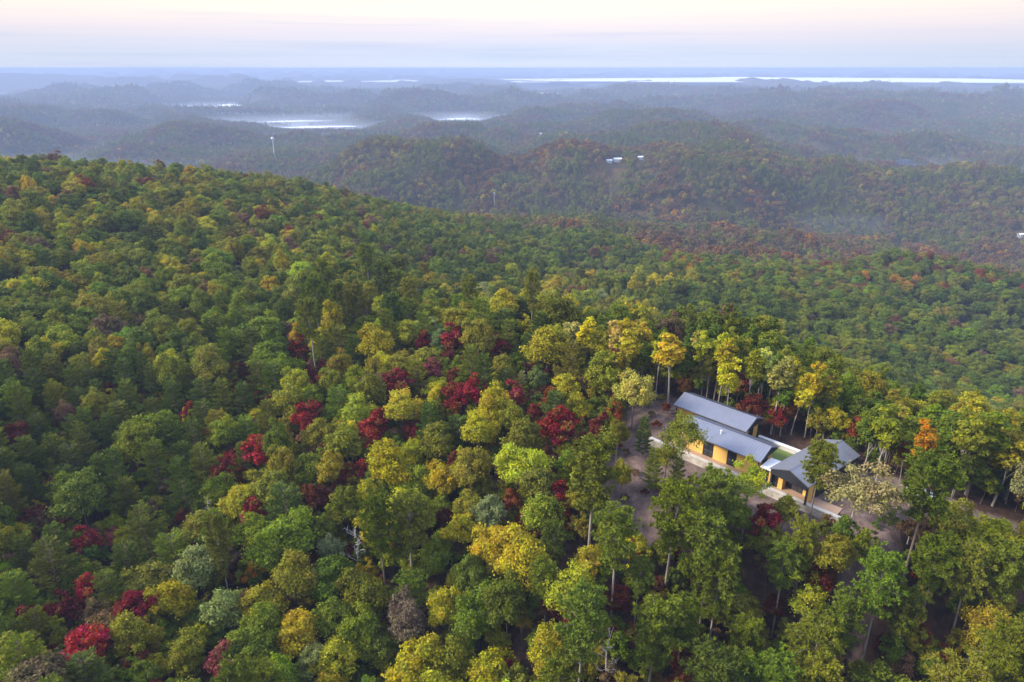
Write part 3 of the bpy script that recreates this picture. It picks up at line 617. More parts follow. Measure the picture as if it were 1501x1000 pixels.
def pine(key, h, Rr, lo, nb, seed):
    g = np.random.default_rng(seed); m = MB(); r0 = .0098 * h; bend = g.normal(size=2) * .35
    ax = lambda z: np.array([bend[0] * (z / h) ** 2, bend[1] * (z / h) ** 2, z])
    m.tube([ax(z) for z in (-1, .4, lo * .6, lo, (lo + h) / 2, h - .4)], [r0 * 1.25, r0, r0 * .85, r0 * .72, r0 * .45, r0 * .1], 7)
    Q = []; LV = []
    for b in range(nb):
        f = (b + g.random()) / nb; z = lo + (h - lo - .6) * f ** .85; az = b * 2.4 + g.normal() * .4
        ln = Rr * (.30 + .78 * math.sin(math.pi * min(.97, .20 + .80 * (1 - f) ** .8))) * g.uniform(.65, 1.12) * (1 - .35 * f)
        el = g.uniform(-.1, .3) + .7 * f ** 2; d = np.array([math.cos(az) * math.cos(el), math.sin(az) * math.cos(el), math.sin(el)])
        s = ax(z); e = s + d * ln; limb(m, s, e, r0 * .22, r0 * .05, g, .06, 3)
        for k in range(max(3, int(ln * 3.6))):
            t = g.uniform(.35, 1.05); c = s + d * ln * t + g.normal(size=3) * np.array([.42, .42, .2]) * (.4 + .6 * t); n = 24
            D = unit(rdir(g, n) + .35 * d + np.array([0, 0, .45])); Q.append(blades(np.repeat(c[None], n, 0), D, g.uniform(.38, .66, n), .075, g))
            LV.append(np.stack([np.clip(.5 + .25 * g.normal(size=n), 0, 1), np.clip(g.uniform(.3, .75) + .2 * g.normal(size=n), 0, 1), g.random(n)], 1))
    for k in range(8):
        c = ax(h - .5) + g.normal(size=3) * np.array([.35, .35, .35]); n = 24; D = unit(rdir(g, n) + np.array([0, 0, .8])); Q.append(blades(np.repeat(c[None], n, 0), D, g.uniform(.36, .6, n), .055, g))
        LV.append(np.stack([np.full(n, .5), np.clip(.55 + .2 * g.normal(size=n), 0, 1), g.random(n)], 1))
    finish(key, np.concatenate(Q), np.concatenate(LV), m, M_PINE if seed % 2 else M_BARK, Rr, lo + (h - lo) * .52, h, M_NEEDLE)
for s in range(5): pine('pine', [19, 20, 18, 17.5, 20.5][s], [3.7, 3.9, 3.4, 3.8, 3.6][s], [10.0, 11.0, 8, 9.0, 11.5][s], [66, 70, 64, 64, 66][s], 101 + s)
def whorled(key, h, Rr, lo, seed):
    g = np.random.default_rng(seed); m = MB(); r0 = .012 * h
    m.tube([(0, 0, -1), (0, 0, .4), (0, 0, h * .5), (0, 0, h - .2)], [r0 * 1.3, r0, r0 * .6, r0 * .06], 7); Q = []; LV = []; z = lo
    while z < h - .5:
        f = (z - lo) / (h - lo); nb = g.integers(5, 7); off = g.random() * 6.28
        for b in range(nb):
            az = off + 2 * math.pi * b / nb + g.normal() * .15; ln = Rr * (.18 + .82 * (1 - f) ** .62) * g.uniform(.72, 1.12) * (.6 + .4 * min(1, f * 6 + .4)); el = .10 + .42 * f + g.normal() * .08
            d = np.array([math.cos(az) * math.cos(el), math.sin(az) * math.cos(el), math.sin(el)]); s = np.array([0, 0, z]); limb(m, s, s + d * ln, r0 * .2, r0 * .04, g, .04, 3)
            side = np.array([-math.sin(az), math.cos(az), 0]); nk = max(3, int(ln / .36))
            for k in range(nk):
                t = .22 + .82 * (k + .5) / nk; wv = .5 * ln ** .5 * (1.15 - t) + .14; n = 16
                c = s + d * ln * t + side * g.uniform(-1, 1, n)[:, None] * wv + np.array([0, 0, 1]) * (g.normal(size=n) * .07)[:, None]
                D = unit(d * 1.0 + side * (g.uniform(-1, 1, n)[:, None]) * .9 + np.array([0, 0, .35]) + .3 * g.normal(size=(n, 3)))
                Q.append(blades(c, D, g.uniform(.36, .68, n), .09, g)); LV.append(np.stack([np.clip(.5 + .25 * g.normal(size=n), 0, 1), np.clip(.35 + .3 * t + .2 * g.normal(size=n), 0, 1), g.random(n)], 1))
        z += g.uniform(.95, 1.35) * (1 - .35 * f)
    finish(key, np.concatenate(Q), np.concatenate(LV), m, M_BARK, Rr, lo + (h - lo) * .45, h, M_NEEDLE)
for s in range(4): whorled('fir', [13.5, 14.5, 12.5, 13][s], [4.1, 4.3, 3.8, 4.0][s], [2.2, 2.5, 1.8, 2][s], 140 + s)
def dead(key, h, seed, fork):
    g = np.random.default_rng(seed); m = MB(); m.tube([(0, 0, -1), (0, 0, h * .4), g.normal(size=3) * .3 + (0, 0, h * .75), g.normal(size=3) * .4 + (0, 0, h)], [.2, .16, .1, .03], 7)
    for i in range(16 if fork else 26):
        z = h * g.uniform(.42, .97); az = g.random() * 6.28; ln = (2.6 if fork else 2.1) * g.uniform(.5, 1.1) * (1.25 - z / h * .7); s = np.array([0, 0, z]); e = s + np.array([math.cos(az) * ln, math.sin(az) * ln, ln * (.75 if fork else .18)])
        limb(m, s, e, .075, .02, g, -.05, 4)
        for j in range(4):
            q = s + (e - s) * g.uniform(.4, 1); limb(m, q, q + rdir(g, 1)[0] * ln * .35 + np.array([0, 0, .25]), .032, .012, g, 0, 2)
    finish(key, None, None, m, M_DEAD, 2.4, h * .75, h, M_LEAF)
dead('dead', 13, 161, True); dead('dead', 15, 162, False); dead('dead', 14, 163, True)
def far_crown(key, h, Rr, lo, n, a, seed, cone=False):
    g = np.random.default_rng(seed); Q = []; LV = []; m = MB(); m.tube([(0, 0, -1), (0, 0, h * .6)], [.2, .1], 4)
    Rz = (h - lo) / 2
    if cone:
        f = g.random(n) ** 1.4; az = g.random(n) * 6.28; rad = Rr * (1 - f) ** .8 * g.uniform(.5, 1.05, n); C = np.stack([rad * np.cos(az), rad * np.sin(az), lo + (h - lo) * f], 1); Nn = np.stack([np.cos(az), np.sin(az), np.full(n, .7)], 1)
        Q.append(diamonds(C, Nn, g.uniform(a * .7, a, n), g.uniform(a * .35, a * .5, n), g, .5)); LV.append(g.random((n, 3)))
    else:
        k = 9
        for i in range(k):
            d = rdir(g, 1)[0]; d[2] = abs(d[2]) - .25; c = np.array([0, 0, lo + Rz]) + d * np.array([Rr, Rr, Rz]) * .62; nn = n // k; u = unit(rdir(g, nn) + .6 * d + np.array([0, 0, .4])); C = c + u * Rr * .48
            Q.append(diamonds(C, u + np.array([0, 0, .2]), g.uniform(a * .7, a, nn), g.uniform(a * .45, a * .65, nn), g, .55)); LV.append(np.stack([g.random(nn), np.clip(g.uniform(.3, .7) + .2 * g.normal(size=nn), 0, 1), g.random(nn)], 1))
    finish(key, np.concatenate(Q), np.concatenate(LV), m, M_BARK, Rr, lo + Rz, h, M_LEAF)
for s in range(3): far_crown('farleaf', [16, 15, 17][s], [4.6, 4.2, 4.4][s], [2, 1.5, 3][s], 190, .85, 180 + s)
far_crown('farpine', 20, 3.4, 3, 150, .8, 190, True)

TINT = {'green': (.085, .112, .022), 'dark green': (.052, .078, .02), 'olive': (.118, .118, .028), 'yellow-green': (.20, .19, .030), 'pale green': (.16, .19, .085), 'yellow': (.46, .32, .03), 'pale yellow': (.44, .37, .08),
        'golden': (.44, .24, .025), 'orange': (.46, .19, .02), 'rust': (.21, .075, .03), 'crimson': (.22, .018, .024), 'bright red': (.36, .022, .034), 'maroon': (.12, .022, .024), 'coral red': (.32, .065, .045),
        'dusty rose': (.25, .06, .07), 'brown': (.14, .08, .05), 'tan': (.36, .27, .085), 'grey': (.2, .19, .17)}
KNAME = {'oak': ('broadleaf_tree', 'broadleaf tree', 'broadleaf tree'), 'maple': ('maple_tree', 'maple tree', 'low maple'), 'poplar': ('slender_tree', 'slender tree', 'slender tall-trunked tree'), 'open': ('open_crowned_tree', 'broadleaf tree', 'open-crowned tree with pale limbs'),
         'pine': ('pine_tree', 'pine tree', 'tall pine'), 'fir': ('layered_pine_tree', 'pine tree', 'layered pine'), 'dead': ('dead_tree', 'dead tree', 'bare dead tree'), 'bush': ('shrub', 'shrub', 'shrub')}
TINT.update({'yellow': (.45, .42, .04), 'pale yellow': (.44, .43, .10), 'golden': (.48, .385, .04), 'tan': (.34, .28, .08), 'orange': (.48, .23, .025), 'green': (.165, .205, .022), 'dark green': (.105, .142, .020), 'olive': (.23, .22, .028), 'yellow-green': (.36, .335, .032), 'pale green': (.25, .29, .10), 'brown': (.20, .12, .06), 'dusty rose': (.25, .08, .065), 'maroon': (.135, .032, .022), 'crimson': (.215, .026, .026), 'bright red': (.30, .034, .036)})
def key_green(t): return t in ('green', 'dark green', 'olive', 'yellow-green')
def jitter(t, s=.12):
    k = 1 + s * random.gauss(0, 1); c = np.array(TINT[t]) * (1.12 if key_green(t) else 1) * max(.6, k); c = c * (1 + np.array([random.gauss(0, .10), random.gauss(0, .04), random.gauss(0, .15)])); return tuple(float(max(.004, x)) for x in c)
HERO = [  # px, py of the crown's middle, crown width in px, kind, colour
 # reds and maroons
 (124,797,36,'maple','crimson'),(168,790,26,'maple','dusty rose'),(132,868,36,'maple','bright red'),(95,893,40,'maple','crimson'),(131,957,62,'maple','bright red'),(330,972,48,'maple','dusty rose'),(203,902,56,'maple','crimson'),
 (366,822,32,'maple','maroon'),(376,667,42,'maple','coral red'),(465,748,28,'maple','maroon'),(451,610,42,'maple','crimson'),(512,700,26,'maple','maroon'),(547,634,42,'maple','coral red'),(603,634,26,'maple','crimson'),
 (580,568,46,'maple','crimson'),(662,498,38,'maple','bright red'),(658,530,28,'maple','maroon'),(620,503,24,'maple','crimson'),(727,510,28,'maple','bright red'),(667,583,40,'maple','crimson'),(694,573,34,'maple','bright red'),
 (750,585,36,'maple','coral red'),(786,605,24,'maple','coral red'),(818,627,48,'maple','crimson'),(790,637,24,'maple','bright red'),(730,647,22,'maple','crimson'),(557,620,30,'maple','crimson'),(856,622,22,'maple','maroon'),
 (506,472,14,'maple','bright red'),(634,545,26,'maple','dusty rose'),(881,632,36,'maple','maroon'),(1105,597,34,'maple','maroon'),(1122,772,40,'maple','crimson'),(1010,535,26,'maple','rust'),(232,322,17,'maple','bright red'),
 (312,271,16,'maple','rust'),(440,515,36,'maple','maroon'),(205,476,30,'maple','brown'),(279,607,22,'maple','crimson'),(382,585,20,'maple','maroon'),(455,550,22,'maple','crimson'),(822,728,26,'maple','crimson'),(897,948,28,'maple','crimson'),
 (1136,890,28,'maple','maroon'),(741,992,26,'maple','crimson'),(525,795,18,'maple','maroon'),(343,545,22,'maple','rust'),(268,760,20,'maple','maroon'),(655,768,24,'maple','maroon'),(963,866,22,'maple','rust'),(935,830,24,'maple','maroon'),(1380,965,26,'maple','maroon'),(1150,960,30,'maple','maroon'),(95,770,18,'maple','rust'),(352,705,26,'maple','rust'),(60,765,30,'maple','brown'),
 # golds and yellows
 (622,972,88,'oak','golden'),(727,817,78,'oak','golden'),(432,935,74,'oak','golden'),(371,845,28,'maple','orange'),(525,606,52,'oak','yellow-green'),(986,520,38,'poplar','yellow'),(945,502,26,'poplar','golden'),(930,575,60,'oak','pale yellow'),
 (835,490,32,'poplar','pale yellow'),(858,495,28,'poplar','yellow'),(770,480,24,'maple','yellow'),(550,507,62,'oak','yellow-green'),(369,297,18,'oak','orange'),(122,396,30,'oak','yellow'),(140,431,27,'oak','yellow'),(172,514,38,'oak','golden'),
 (276,402,20,'oak','tan'),(1332,603,46,'oak','yellow'),(1220,616,36,'oak','yellow'),(1355,656,30,'poplar','orange'),(1328,668,16,'poplar','rust'),(1142,560,34,'poplar','pale yellow'),(1072,558,28,'poplar','yellow'),(605,379,20,'oak','yellow'),
 (1182,884,72,'open','yellow-green'),(838,872,96,'open','yellow-green'),(811,970,74,'oak','yellow-green'),(861,832,38,'maple','golden'),(590,542,42,'oak','olive'),(641,586,32,'oak','yellow'),(174,297,16,'oak','orange'),(152,368,24,'oak','olive'),
 (1255,722,112,'open','tan'),(1098,718,70,'open','yellow-green'),(1000,645,84,'open','olive'),(978,668,50,'open','olive'),(1448,800,84,'oak','yellow-green'),(1398,772,70,'oak','olive'),(1325,580,30,'oak','olive'),(1035,520,30,'poplar','yellow-green'),(1170,575,34,'poplar','yellow-green'),(1100,545,26,'poplar','olive'),(905,545,34,'poplar','olive'),(966,522,26,'poplar','yellow-green'),(1020,503,28,'poplar','pale yellow'),(1054,520,26,'poplar','yellow'),(1088,528,28,'poplar','yellow-green'),(1120,545,28,'poplar','pale yellow'),(1157,548,26,'poplar','yellow-green'),(925,515,28,'poplar','yellow'),(900,500,30,'poplar','pale yellow'),(1192,572,30,'poplar','yellow-green'),(1040,545,24,'poplar','olive'),(1060,530,26,'poplar','yellow-green'),(915,490,44,'oak','yellow-green'),(880,460,40,'oak','olive'),(960,470,40,'oak','yellow-green'),(810,430,46,'oak','yellow-green'),(730,425,40,'oak','olive'),(855,440,42,'oak','yellow-green'),(690,430,36,'pine','green'),
 # pale and bright broadleaves of the centre
 (290,832,76,'oak','pale green'),(575,682,72,'oak','yellow-green'),(640,655,56,'oak','olive'),(702,636,56,'oak','yellow-green'),(765,690,74,'oak','yellow-green'),(832,570,42,'oak','yellow-green'),(788,555,36,'oak','pale green'),(850,600,40,'oak','yellow-green'),(735,545,42,'oak','olive'),(690,690,60,'oak','olive'),
 (420,800,96,'oak','green'),(480,855,70,'oak','green'),(250,885,66,'oak','yellow-green'),(350,745,60,'oak','yellow-green'),(330,905,62,'oak','pale green'),(530,930,70,'oak','green'),(700,900,84,'oak','green'),(400,720,62,'oak','olive'),(455,690,54,'oak','green'),(510,750,58,'oak','green'),(190,940,64,'oak','olive'),(330,640,46,'oak','green'),(600,710,60,'oak','yellow-green'),(560,960,58,'oak','green'),(270,960,60,'oak','olive'),(455,975,60,'oak','pale green'),(720,760,52,'oak','pale green'),(690,750,48,'oak','olive'),(640,820,60,'oak','green'),(790,760,60,'oak','olive'),(1450,930,100,'open','olive'),(1220,820,64,'oak','olive'),(470,640,46,'oak','olive'),(520,560,40,'oak','green'),
 # pines
 (598,772,72,'pine','green'),(868,703,92,'pine','green'),(943,642,26,'fir','dark green'),(1200,690,60,'pine','green'),(1052,742,80,'pine','green'),(985,762,86,'pine','green'),(1040,812,92,'pine','green'),(903,795,76,'pine','green'),(1358,720,92,'pine','dark green'),
 (602,872,56,'pine','green'),(935,850,50,'pine','green'),(1050,865,74,'pine','green'),(1290,862,78,'pine','green'),(1330,900,64,'pine','green'),(1372,830,74,'pine','green'),(1420,850,70,'pine','green'),(1235,925,66,'pine','green'),(1150,830,60,'pine','green'),(1000,920,68,'pine','green'),(1090,950,66,'pine','green'),(800,850,52,'pine','green'),
 (810,800,50,'pine','green'),(740,720,30,'fir','olive'),(230,690,62,'fir','green'),(190,740,56,'fir','dark green'),(300,690,58,'fir','green'),(250,640,50,'fir','green'),(165,640,48,'fir','dark green'),(110,690,54,'fir','dark green'),(60,640,48,'fir','dark green'),(330,590,46,'fir','green'),(255,590,44,'fir','dark green'),(190,590,44,'fir','green'),(120,600,44,'fir','dark green'),(395,620,44,'fir','green'),
 (45,720,56,'fir','dark green'),(30,880,66,'fir','green'),(60,930,62,'fir','green'),(160,875,58,'fir','green'),(215,800,60,'fir','dark green'),(40,820,56,'fir','dark green'),(150,700,50,'fir','green'),(602,470,44,'fir','green'),(650,450,38,'fir','green'),(690,540,46,'fir','green'),(520,520,42,'fir','green'),(470,520,40,'fir','green'),(600,430,34,'pine','olive'),(686,410,16,'fir','dark green'),(765,570,24,'fir','pale green'),(1270,570,56,'oak','green'),(1240,545,50,'oak','green'),(1418,650,52,'poplar','olive'),(1476,672,60,'poplar','olive'),(1440,640,50,'poplar','green'),(1395,640,44,'poplar','dark green'),(1300,640,44,'poplar','green'),(1275,640,40,'poplar','dark green'),(1495,640,56,'oak','olive'),(1380,600,50,'oak','olive'),(1455,615,54,'oak','olive'),
 # close to the house
 (957,692,30,'fir','green'),(992,702,30,'fir','dark green'),(1078,760,50,'oak','green'),(1150,748,30,'maple','olive'),(1128,800,44,'oak','olive'),(1178,806,54,'pine','green'),(1262,800,34,'maple','olive'),(912,700,34,'oak','olive'),(905,640,30,'oak','olive'),(1020,760,50,'pine','green'),
 # bare trees
 (522,803,38,'dead','grey'),(612,436,18,'dead','grey'),(538,462,14,'dead','grey'),(92,745,26,'dead','grey'),(306,747,22,'dead','grey'),(890,965,44,'dead','grey'),(850,975,26,'dead','grey'),(1345,740,14,'dead','grey'),
]
KEEP = [[(985,572),(1115,610),(1145,642),(1160,655),(1235,636),(1264,668),(1192,738),(1232,766),(1130,722),(1008,672),(985,600)], [(938,582),(985,584),(965,640),(936,655),(940,690),(985,738),(930,762),(890,742),(905,655)],
        [(1285,742),(1328,742),(1326,790),(1280,852),(1252,832),(1265,785)], [(1308,697),(1378,718),(1430,735),(1500,752),(1500,772),(1420,770),(1372,745),(1310,722)], [(1130,745),(1180,752),(1178,775),(1130,765)]]
CLx = np.array(CLEAR)
# heights along a ray in one go
def solve(px, py, hc_of_depth):
    d = ray(px, py); hlen = math.hypot(d[0], d[1]); rg = np.concatenate([np.arange(45, 300, .8), np.arange(300, 700, 3.0)]); t = rg / hlen
    P = d[None] * t[:, None] + np.array([0, 0, CAMZ]); gh = ground_h(P[:, 0], P[:, 1]); dep = P[:, 1] * math.cos(PITCH) - (P[:, 2] - CAMZ) * math.sin(PITCH)
    hc = hc_of_depth(dep); k = np.argmax(P[:, 2] <= gh + hc)
    return P[k], gh[k], dep[k]
TREES = []   # dict per tree: x y z scale(sx, sz) rot proto key idx tint name colour word
def add_tree(key, pi, x, y, z, sx, sz, tn, hero=None):
    p = PROTO[key][pi]; u, v, dep = project((x, y, z + p.hc * sz))
    TREES.append(dict(key=key, pi=pi, x=x, y=y, z=z, sx=sx, sz=sz, rot=random.random() * 6.28, tn=tn, tint=tuple(v_ * (.82 if key in ('pine', 'fir') else 1) for v_ in jitter(tn)), R=p.R * sx, px=float(u), py=float(v), dep=float(dep), w=float(2 * p.R * sx * FPX / dep), hero=hero))
for i, (px, py, w, key, tn) in enumerate(HERO):
    if key == 'maple': w *= 1.22
    pi = (i * 7 + 3) % len(PROTO[key]); p = PROTO[key][pi]
    sxf = lambda dep: np.clip(w * dep / FPX / (2 * p.R), .45, 1.6)
    szf = lambda dep: np.clip(sxf(dep), .62, 1.0 if key == 'poplar' else 1.15)
    P, g_, dep = solve(px, py, lambda dep: p.hc * szf(dep))
    add_tree(key, pi, P[0], P[1], g_, float(sxf(dep)), float(szf(dep)), tn, i)
HT = [t for t in TREES]
hx = np.array([t['px'] for t in HT]); hy = np.array([t['py'] for t in HT]); hd = np.array([t['dep'] for t in HT]); hw_ = np.array([t['w'] for t in HT]); hm = np.array([2.0 if t['key'] in ('maple', 'dead') else 1.0 for t in HT])
# horizon of the canopy, to leave out what the photograph cannot show
_azb = np.arange(-46, 46.01, .4); _rb = np.concatenate([np.arange(40, 700, 8.), np.arange(700, 6200, 30.)])
_A, _Rb = np.meshgrid(np.radians(_azb), _rb, indexing='ij'); _H = ground_h(_Rb * np.sin(_A), _Rb * np.cos(_A))
_E = np.arctan2(_H + 12 - CAMZ, _Rb); _ME = np.maximum.accumulate(_E, axis=1)
def visible(x, y, ztop, slack=R(.7)):
    r = np.hypot(x, y); a = np.degrees(np.arctan2(x, y)); ia = np.clip(((a + 46) / .4).round().astype(int), 0, len(_azb) - 1); ir = np.clip(np.searchsorted(_rb, r - 22) - 1, 0, len(_rb) - 1)
    return np.arctan2(ztop - CAMZ, r) > _ME[ia, ir] - slack
def pick(pr):
    k = list(pr); s = sum(pr.values()); u = random.random() * s
    for q in k:
        u -= pr[q]
        if u <= 0: return q
    return k[-1]
def species(px, py):
    """which trees stand where, read off the photograph region by region"""
    nz = float(fbm(np.array(px / 90.), np.array(py / 70. + 5), 2))
    if px > 780 and py > 700: return pick({'pine': 6, 'oak': 2.2, 'open': .6, 'maple': .5})
    if px < 420 and 520 < py < 800: return pick({'fir': 6 if nz > .42 else 2.5, 'oak': 2.6, 'maple': .45})
    if px < 160 and py >= 800: return pick({'fir': 5, 'oak': 2, 'maple': .6})
    if py > 720: return pick({'oak': 6, 'pine': 1.6, 'fir': .6, 'maple': .5})
    if 440 < px < 800 and 400 < py < 560: return pick({'fir': 2.2, 'oak': 4.5, 'pine': .4, 'maple': .3})
    if px > 900 and 470 < py < 720: return pick({'oak': 5, 'poplar': 4})
    if py < 450: return pick({'oak': 9, 'fir': .4})
    return pick({'oak': 7, 'fir': 1.2, 'maple': .6})
def colour(key, px, py):
    if key == 'maple': return pick({'crimson': 2, 'maroon': 3, 'rust': 1.5, 'brown': 2, 'olive': 3, 'yellow-green': 2})
    if key == 'pine': return pick({'green': 6, 'olive': 1, 'dark green': 1.5})
    if key == 'fir': return pick({'green': 3, 'dark green': 4, 'olive': .6})
    if key == 'open': return pick({'olive': 3, 'yellow-green': 2})
    nz = float(fbm(np.array(px / 110. + 50), np.array(py / 60. + 5), 3))
    if 560 < px < 960 and 320 < py < 398 or px > 950 and 420 < py < 570: return pick({'dark green': 5, 'green': 3.5, 'olive': 1.2, 'brown': .5})  # shade on the slopes behind the crest, put into darker tree colours
    if px > 1150 and py < 470 or px > 900 and py < 400: return pick({'green': 4, 'dark green': 3, 'olive': 3, 'rust': .4 + 1.6 * (nz > .55), 'orange': .12 + .5 * (nz > .55), 'brown': 1.5})
    if py < 430: return pick({'green': 5, 'dark green': 2.5, 'olive': 5, 'yellow-green': 1.0 + 2 * (nz > .55), 'golden': .2, 'yellow': .12, 'brown': .5, 'rust': .2})
    if py < 560 and px > 1000: return pick({'green': 4, 'dark green': 4, 'olive': 2})
    if px < 420: return pick({'green': 4, 'dark green': 4, 'olive': 2.5, 'yellow-green': .7, 'brown': .4})
    if 480 < px < 960 and py < 720: return pick({'yellow-green': 6, 'olive': 4, 'green': 2.4, 'pale green': .5, 'brown': .3, 'yellow': .2})
    return pick({'green': 5, 'olive': 3.5, 'yellow-green': 2, 'pale green': .5, 'brown': .4, 'dark green': 1})
# spacing grid
CELL = 6.0; GRID = {}
def put(t): GRID.setdefault((int(t['x'] // CELL), int(t['y'] // CELL)), []).append((t['x'], t['y'], t['R'], t['key']))
def crowded(x, y, rad, f):
    cx_, cy_ = int(x // CELL), int(y // CELL)
    for i in (-2, -1, 0, 1, 2):
        for j in (-2, -1, 0, 1, 2):
            for a, b, c, k in GRID.get((cx_ + i, cy_ + j), ()):
                ff = f * (.62 if k in ('maple', 'poplar', 'dead') else 1)
                if (a - x) ** 2 + (b - y) ** 2 < (ff * (c + rad)) ** 2: return True
    return False
for t in TREES: put(t)
RN = 560.0
nc = 52000; ca = np.radians(rng.uniform(-45, 45, nc)); crr = np.sqrt(rng.uniform(34 ** 2, RN ** 2, nc)); X_ = crr * np.sin(ca); Y_ = crr * np.cos(ca); Z_ = ground_h(X_, Y_)
vis = visible(X_, Y_, Z_ + 20); inC = in_poly(X_, Y_, CLEAR) | in_poly(X_, Y_, DRIVE)
A_ = X_ * HA[0] + Y_ * HA[1]; N_ = X_ * HN[0] + Y_ * HN[1]; inH = (A_ > -60) & (A_ < -20) & (N_ > -107) & (N_ < -88)
PXc, PYc, _ = project(np.stack([X_, Y_, Z_ + 11], 1))
ang = np.linspace(0, 2 * math.pi, 8, endpoint=False)
for i in range(nc):
    if not vis[i] or inC[i] or inH[i]: continue
    key = species(PXc[i], PYc[i]); far_ = crr[i] > 210
    if far_ and key in ('maple', 'open', 'poplar'): key = 'oak'
    pi = random.randrange(len(PROTO[key])); p = PROTO[key][pi]; vig = .82 + .42 * float(fbm(np.array(X_[i] / 24. + 40), np.array(Y_[i] / 24.), 2)); s = random.uniform(.66, 1.2) * vig * (1.05 if far_ else 1.0); sz = random.uniform(.74, 1.14) * (.55 + .45 * vig)
    if crr[i] > 105 and PXc[i] > 1150: sz *= .82
    if crowded(X_[i], Y_[i], p.R * s, .575 if key != 'poplar' else .52): continue
    if not far_:
        cenp = np.array([X_[i], Y_[i], Z_[i] + p.hc * sz]); u, v, dep = project(cenp); rw_ = p.R * s * FPX / dep; rh_ = (p.h - p.hc) * sz * .9 * FPX / dep
        uu = np.concatenate([[u], u + rw_ * .85 * np.cos(ang)]); vv = np.concatenate([[v], v + rh_ * .85 * np.sin(ang)])
        ub, vb, _ = project((X_[i], Y_[i], Z_[i] + .3)); uu = np.concatenate([uu, [ub, (ub + u) / 2]]); vv = np.concatenate([vv, [vb, (vb + v) / 2]])
        if any(in_poly(uu, vv, K).any() for K in KEEP): continue
        hid = (dep < hd - 1.5) & (np.abs(u - hx) < rw_ * .62 + hw_ * .11 * hm) & (np.abs(v - hy) < rh_ * .68 + hw_ * .11 * hm)
        if hid.any(): continue
    tn = colour(key, PXc[i], PYc[i]); add_tree(key, pi, X_[i], Y_[i], Z_[i], s, sz, tn); put(TREES[-1])
NMAIN = len(TREES)
# understorey: saplings and low maples in the gaps
nu = 9000; ua = np.radians(rng.uniform(-44, 44, nu)); ur = np.sqrt(rng.uniform(40 ** 2, 210 ** 2, nu)); UX = ur * np.sin(ua); UY = ur * np.cos(ua); UZ = ground_h(UX, UY)
uok = visible(UX, UY, UZ + 8) & ~(in_poly(UX, UY, CLEAR) | in_poly(UX, UY, DRIVE)); ua_ = UX * HA[0] + UY * HA[1]; un_ = UX * HN[0] + UY * HN[1]; uok &= ~((ua_ > -60) & (ua_ < -20) & (un_ > -107) & (un_ < -87))
UPX, UPY, UD = project(np.stack([UX, UY, UZ + 4], 1)); UG = {}
for i in np.nonzero(uok)[0]:
    c_ = (int(UX[i] // 2.6), int(UY[i] // 2.6))
    if c_ in UG: continue
    s = random.uniform(.42, .78)
    uu = UPX[i] + np.array([0, -1, 1, 0, 0]) * 2.7 * s * FPX / UD[i]; vv = UPY[i] + np.array([0, 0, 0, -1, 1]) * 3.2 * s * FPX / UD[i]
    if any(in_poly(uu, vv, K).any() for K in KEEP): continue
    if ((UD[i] < hd - 1) & (np.abs(UPX[i] - hx) < hw_ * .3) & (np.abs(UPY[i] - hy) < hw_ * .3)).any(): continue
    UG[c_] = 1; add_tree('maple', random.randrange(3), UX[i], UY[i], UZ[i], s, s, pick({'olive': 4, 'green': 4, 'dark green': 3, 'yellow-green': 2, 'brown': 1.6, 'rust': .8, 'maroon': 1.0, 'crimson': .35})); TREES[-1]['under'] = 1
print('TREES', len(TREES), 'heroes', len(HT))

# ------------------------------------------------------------------ the 300 that show largest stand as individuals
for t in TREES:
    inframe = -t['w'] * .4 < t['px'] < 1501 + t['w'] * .4 and -40 < t['py'] < 1000 + t['w'] * .45
    t['rank'] = (t['w'] if inframe else -1) * (1.25 if t['hero'] is not None else 1)
order = sorted(TREES, key=lambda t: -t['rank'] * (.5 if 'under' in t else 1)); INDIV = order[:300]; MASS = order[300:]
LBL = {}
ANCH = {(622,972):'big golden tree at the bottom edge', (727,817):'round golden tree amid green pines', (432,935):'golden tree beside the dusty rose maple', (131,957):'widest bright red maple low in the corner', (330,972):'large dusty rose maple by the bottom edge',
 (124,797):'crimson maple beside a small dusty rose one', (203,902):'long crimson maple in the lower corner', (366,822):'maroon maple beside the pale green dome', (290,832):'largest pale silvery green tree', (376,667):'coral red maple among layered pines', (451,610):'lone crimson maple above the layered pines',
 (465,748):'small maroon maple amid broad green crowns', (547,634):'coral red maple beside the yellow-green dome', (580,568):'crimson maple on the middle slope', (550,507):'bright yellow-green dome near the crest', (662,498):'uppermost bright red maple', (727,510):'bright red maple beneath the slender yellow trees',
 (818,627):'widest crimson maple near the clearing', (750,585):'coral red maple amid yellow-green crowns', (667,583):'crimson maple touching a bright red one', (986,520):'tallest yellow slender tree behind the house', (945,502):'small golden slender tree beside the clearing', (930,575):'pale yellow tree at the clearing edge', (835,490):'pale yellow slender tree on the crest',
 (1105,597):'maroon maple behind the rear wing', (1122,772):'crimson maple below the retaining wall', (1255,722):'wide tan tree beside the house', (1200,690):'pine in front of the right-angled wing', (1358,720):'dark pine hiding the parked car', (1332,603):'yellow tree beyond the drive', (1355,656):'orange slender tree beside the drive', (1220,616):'yellow tree behind the right-angled wing',
 (522,803):'bare dead tree beside the green pine', (890,965):'large forked dead tree by the bottom edge', (92,745):'dead tree among the dark layered pines', (1098,718):'sparse yellow-green tree before the terrace', (1000,645):'open-crowned tree before the middle wing', (943,642):'narrow dark conifer in the clearing', (1448,800):'bright yellow-green tree below the drive',
 (838,872):'wide yellow-green open-crowned tree', (1182,884):'yellow-green open tree among tall pines', (1450,930):'pale-limbed olive tree in the corner', (172,514):'golden tree on the shaded slope', (122,396):'yellow tree on the far slope', (1010,535):'rust maple behind the rear wing', (420,800):'broadest deep green dome', (598,772):'tall pine with clear trunk mid-slope', (1142,560):'pale yellow slender tree behind the rear wing', (881,632):'maroon maple at the clearing edge'}
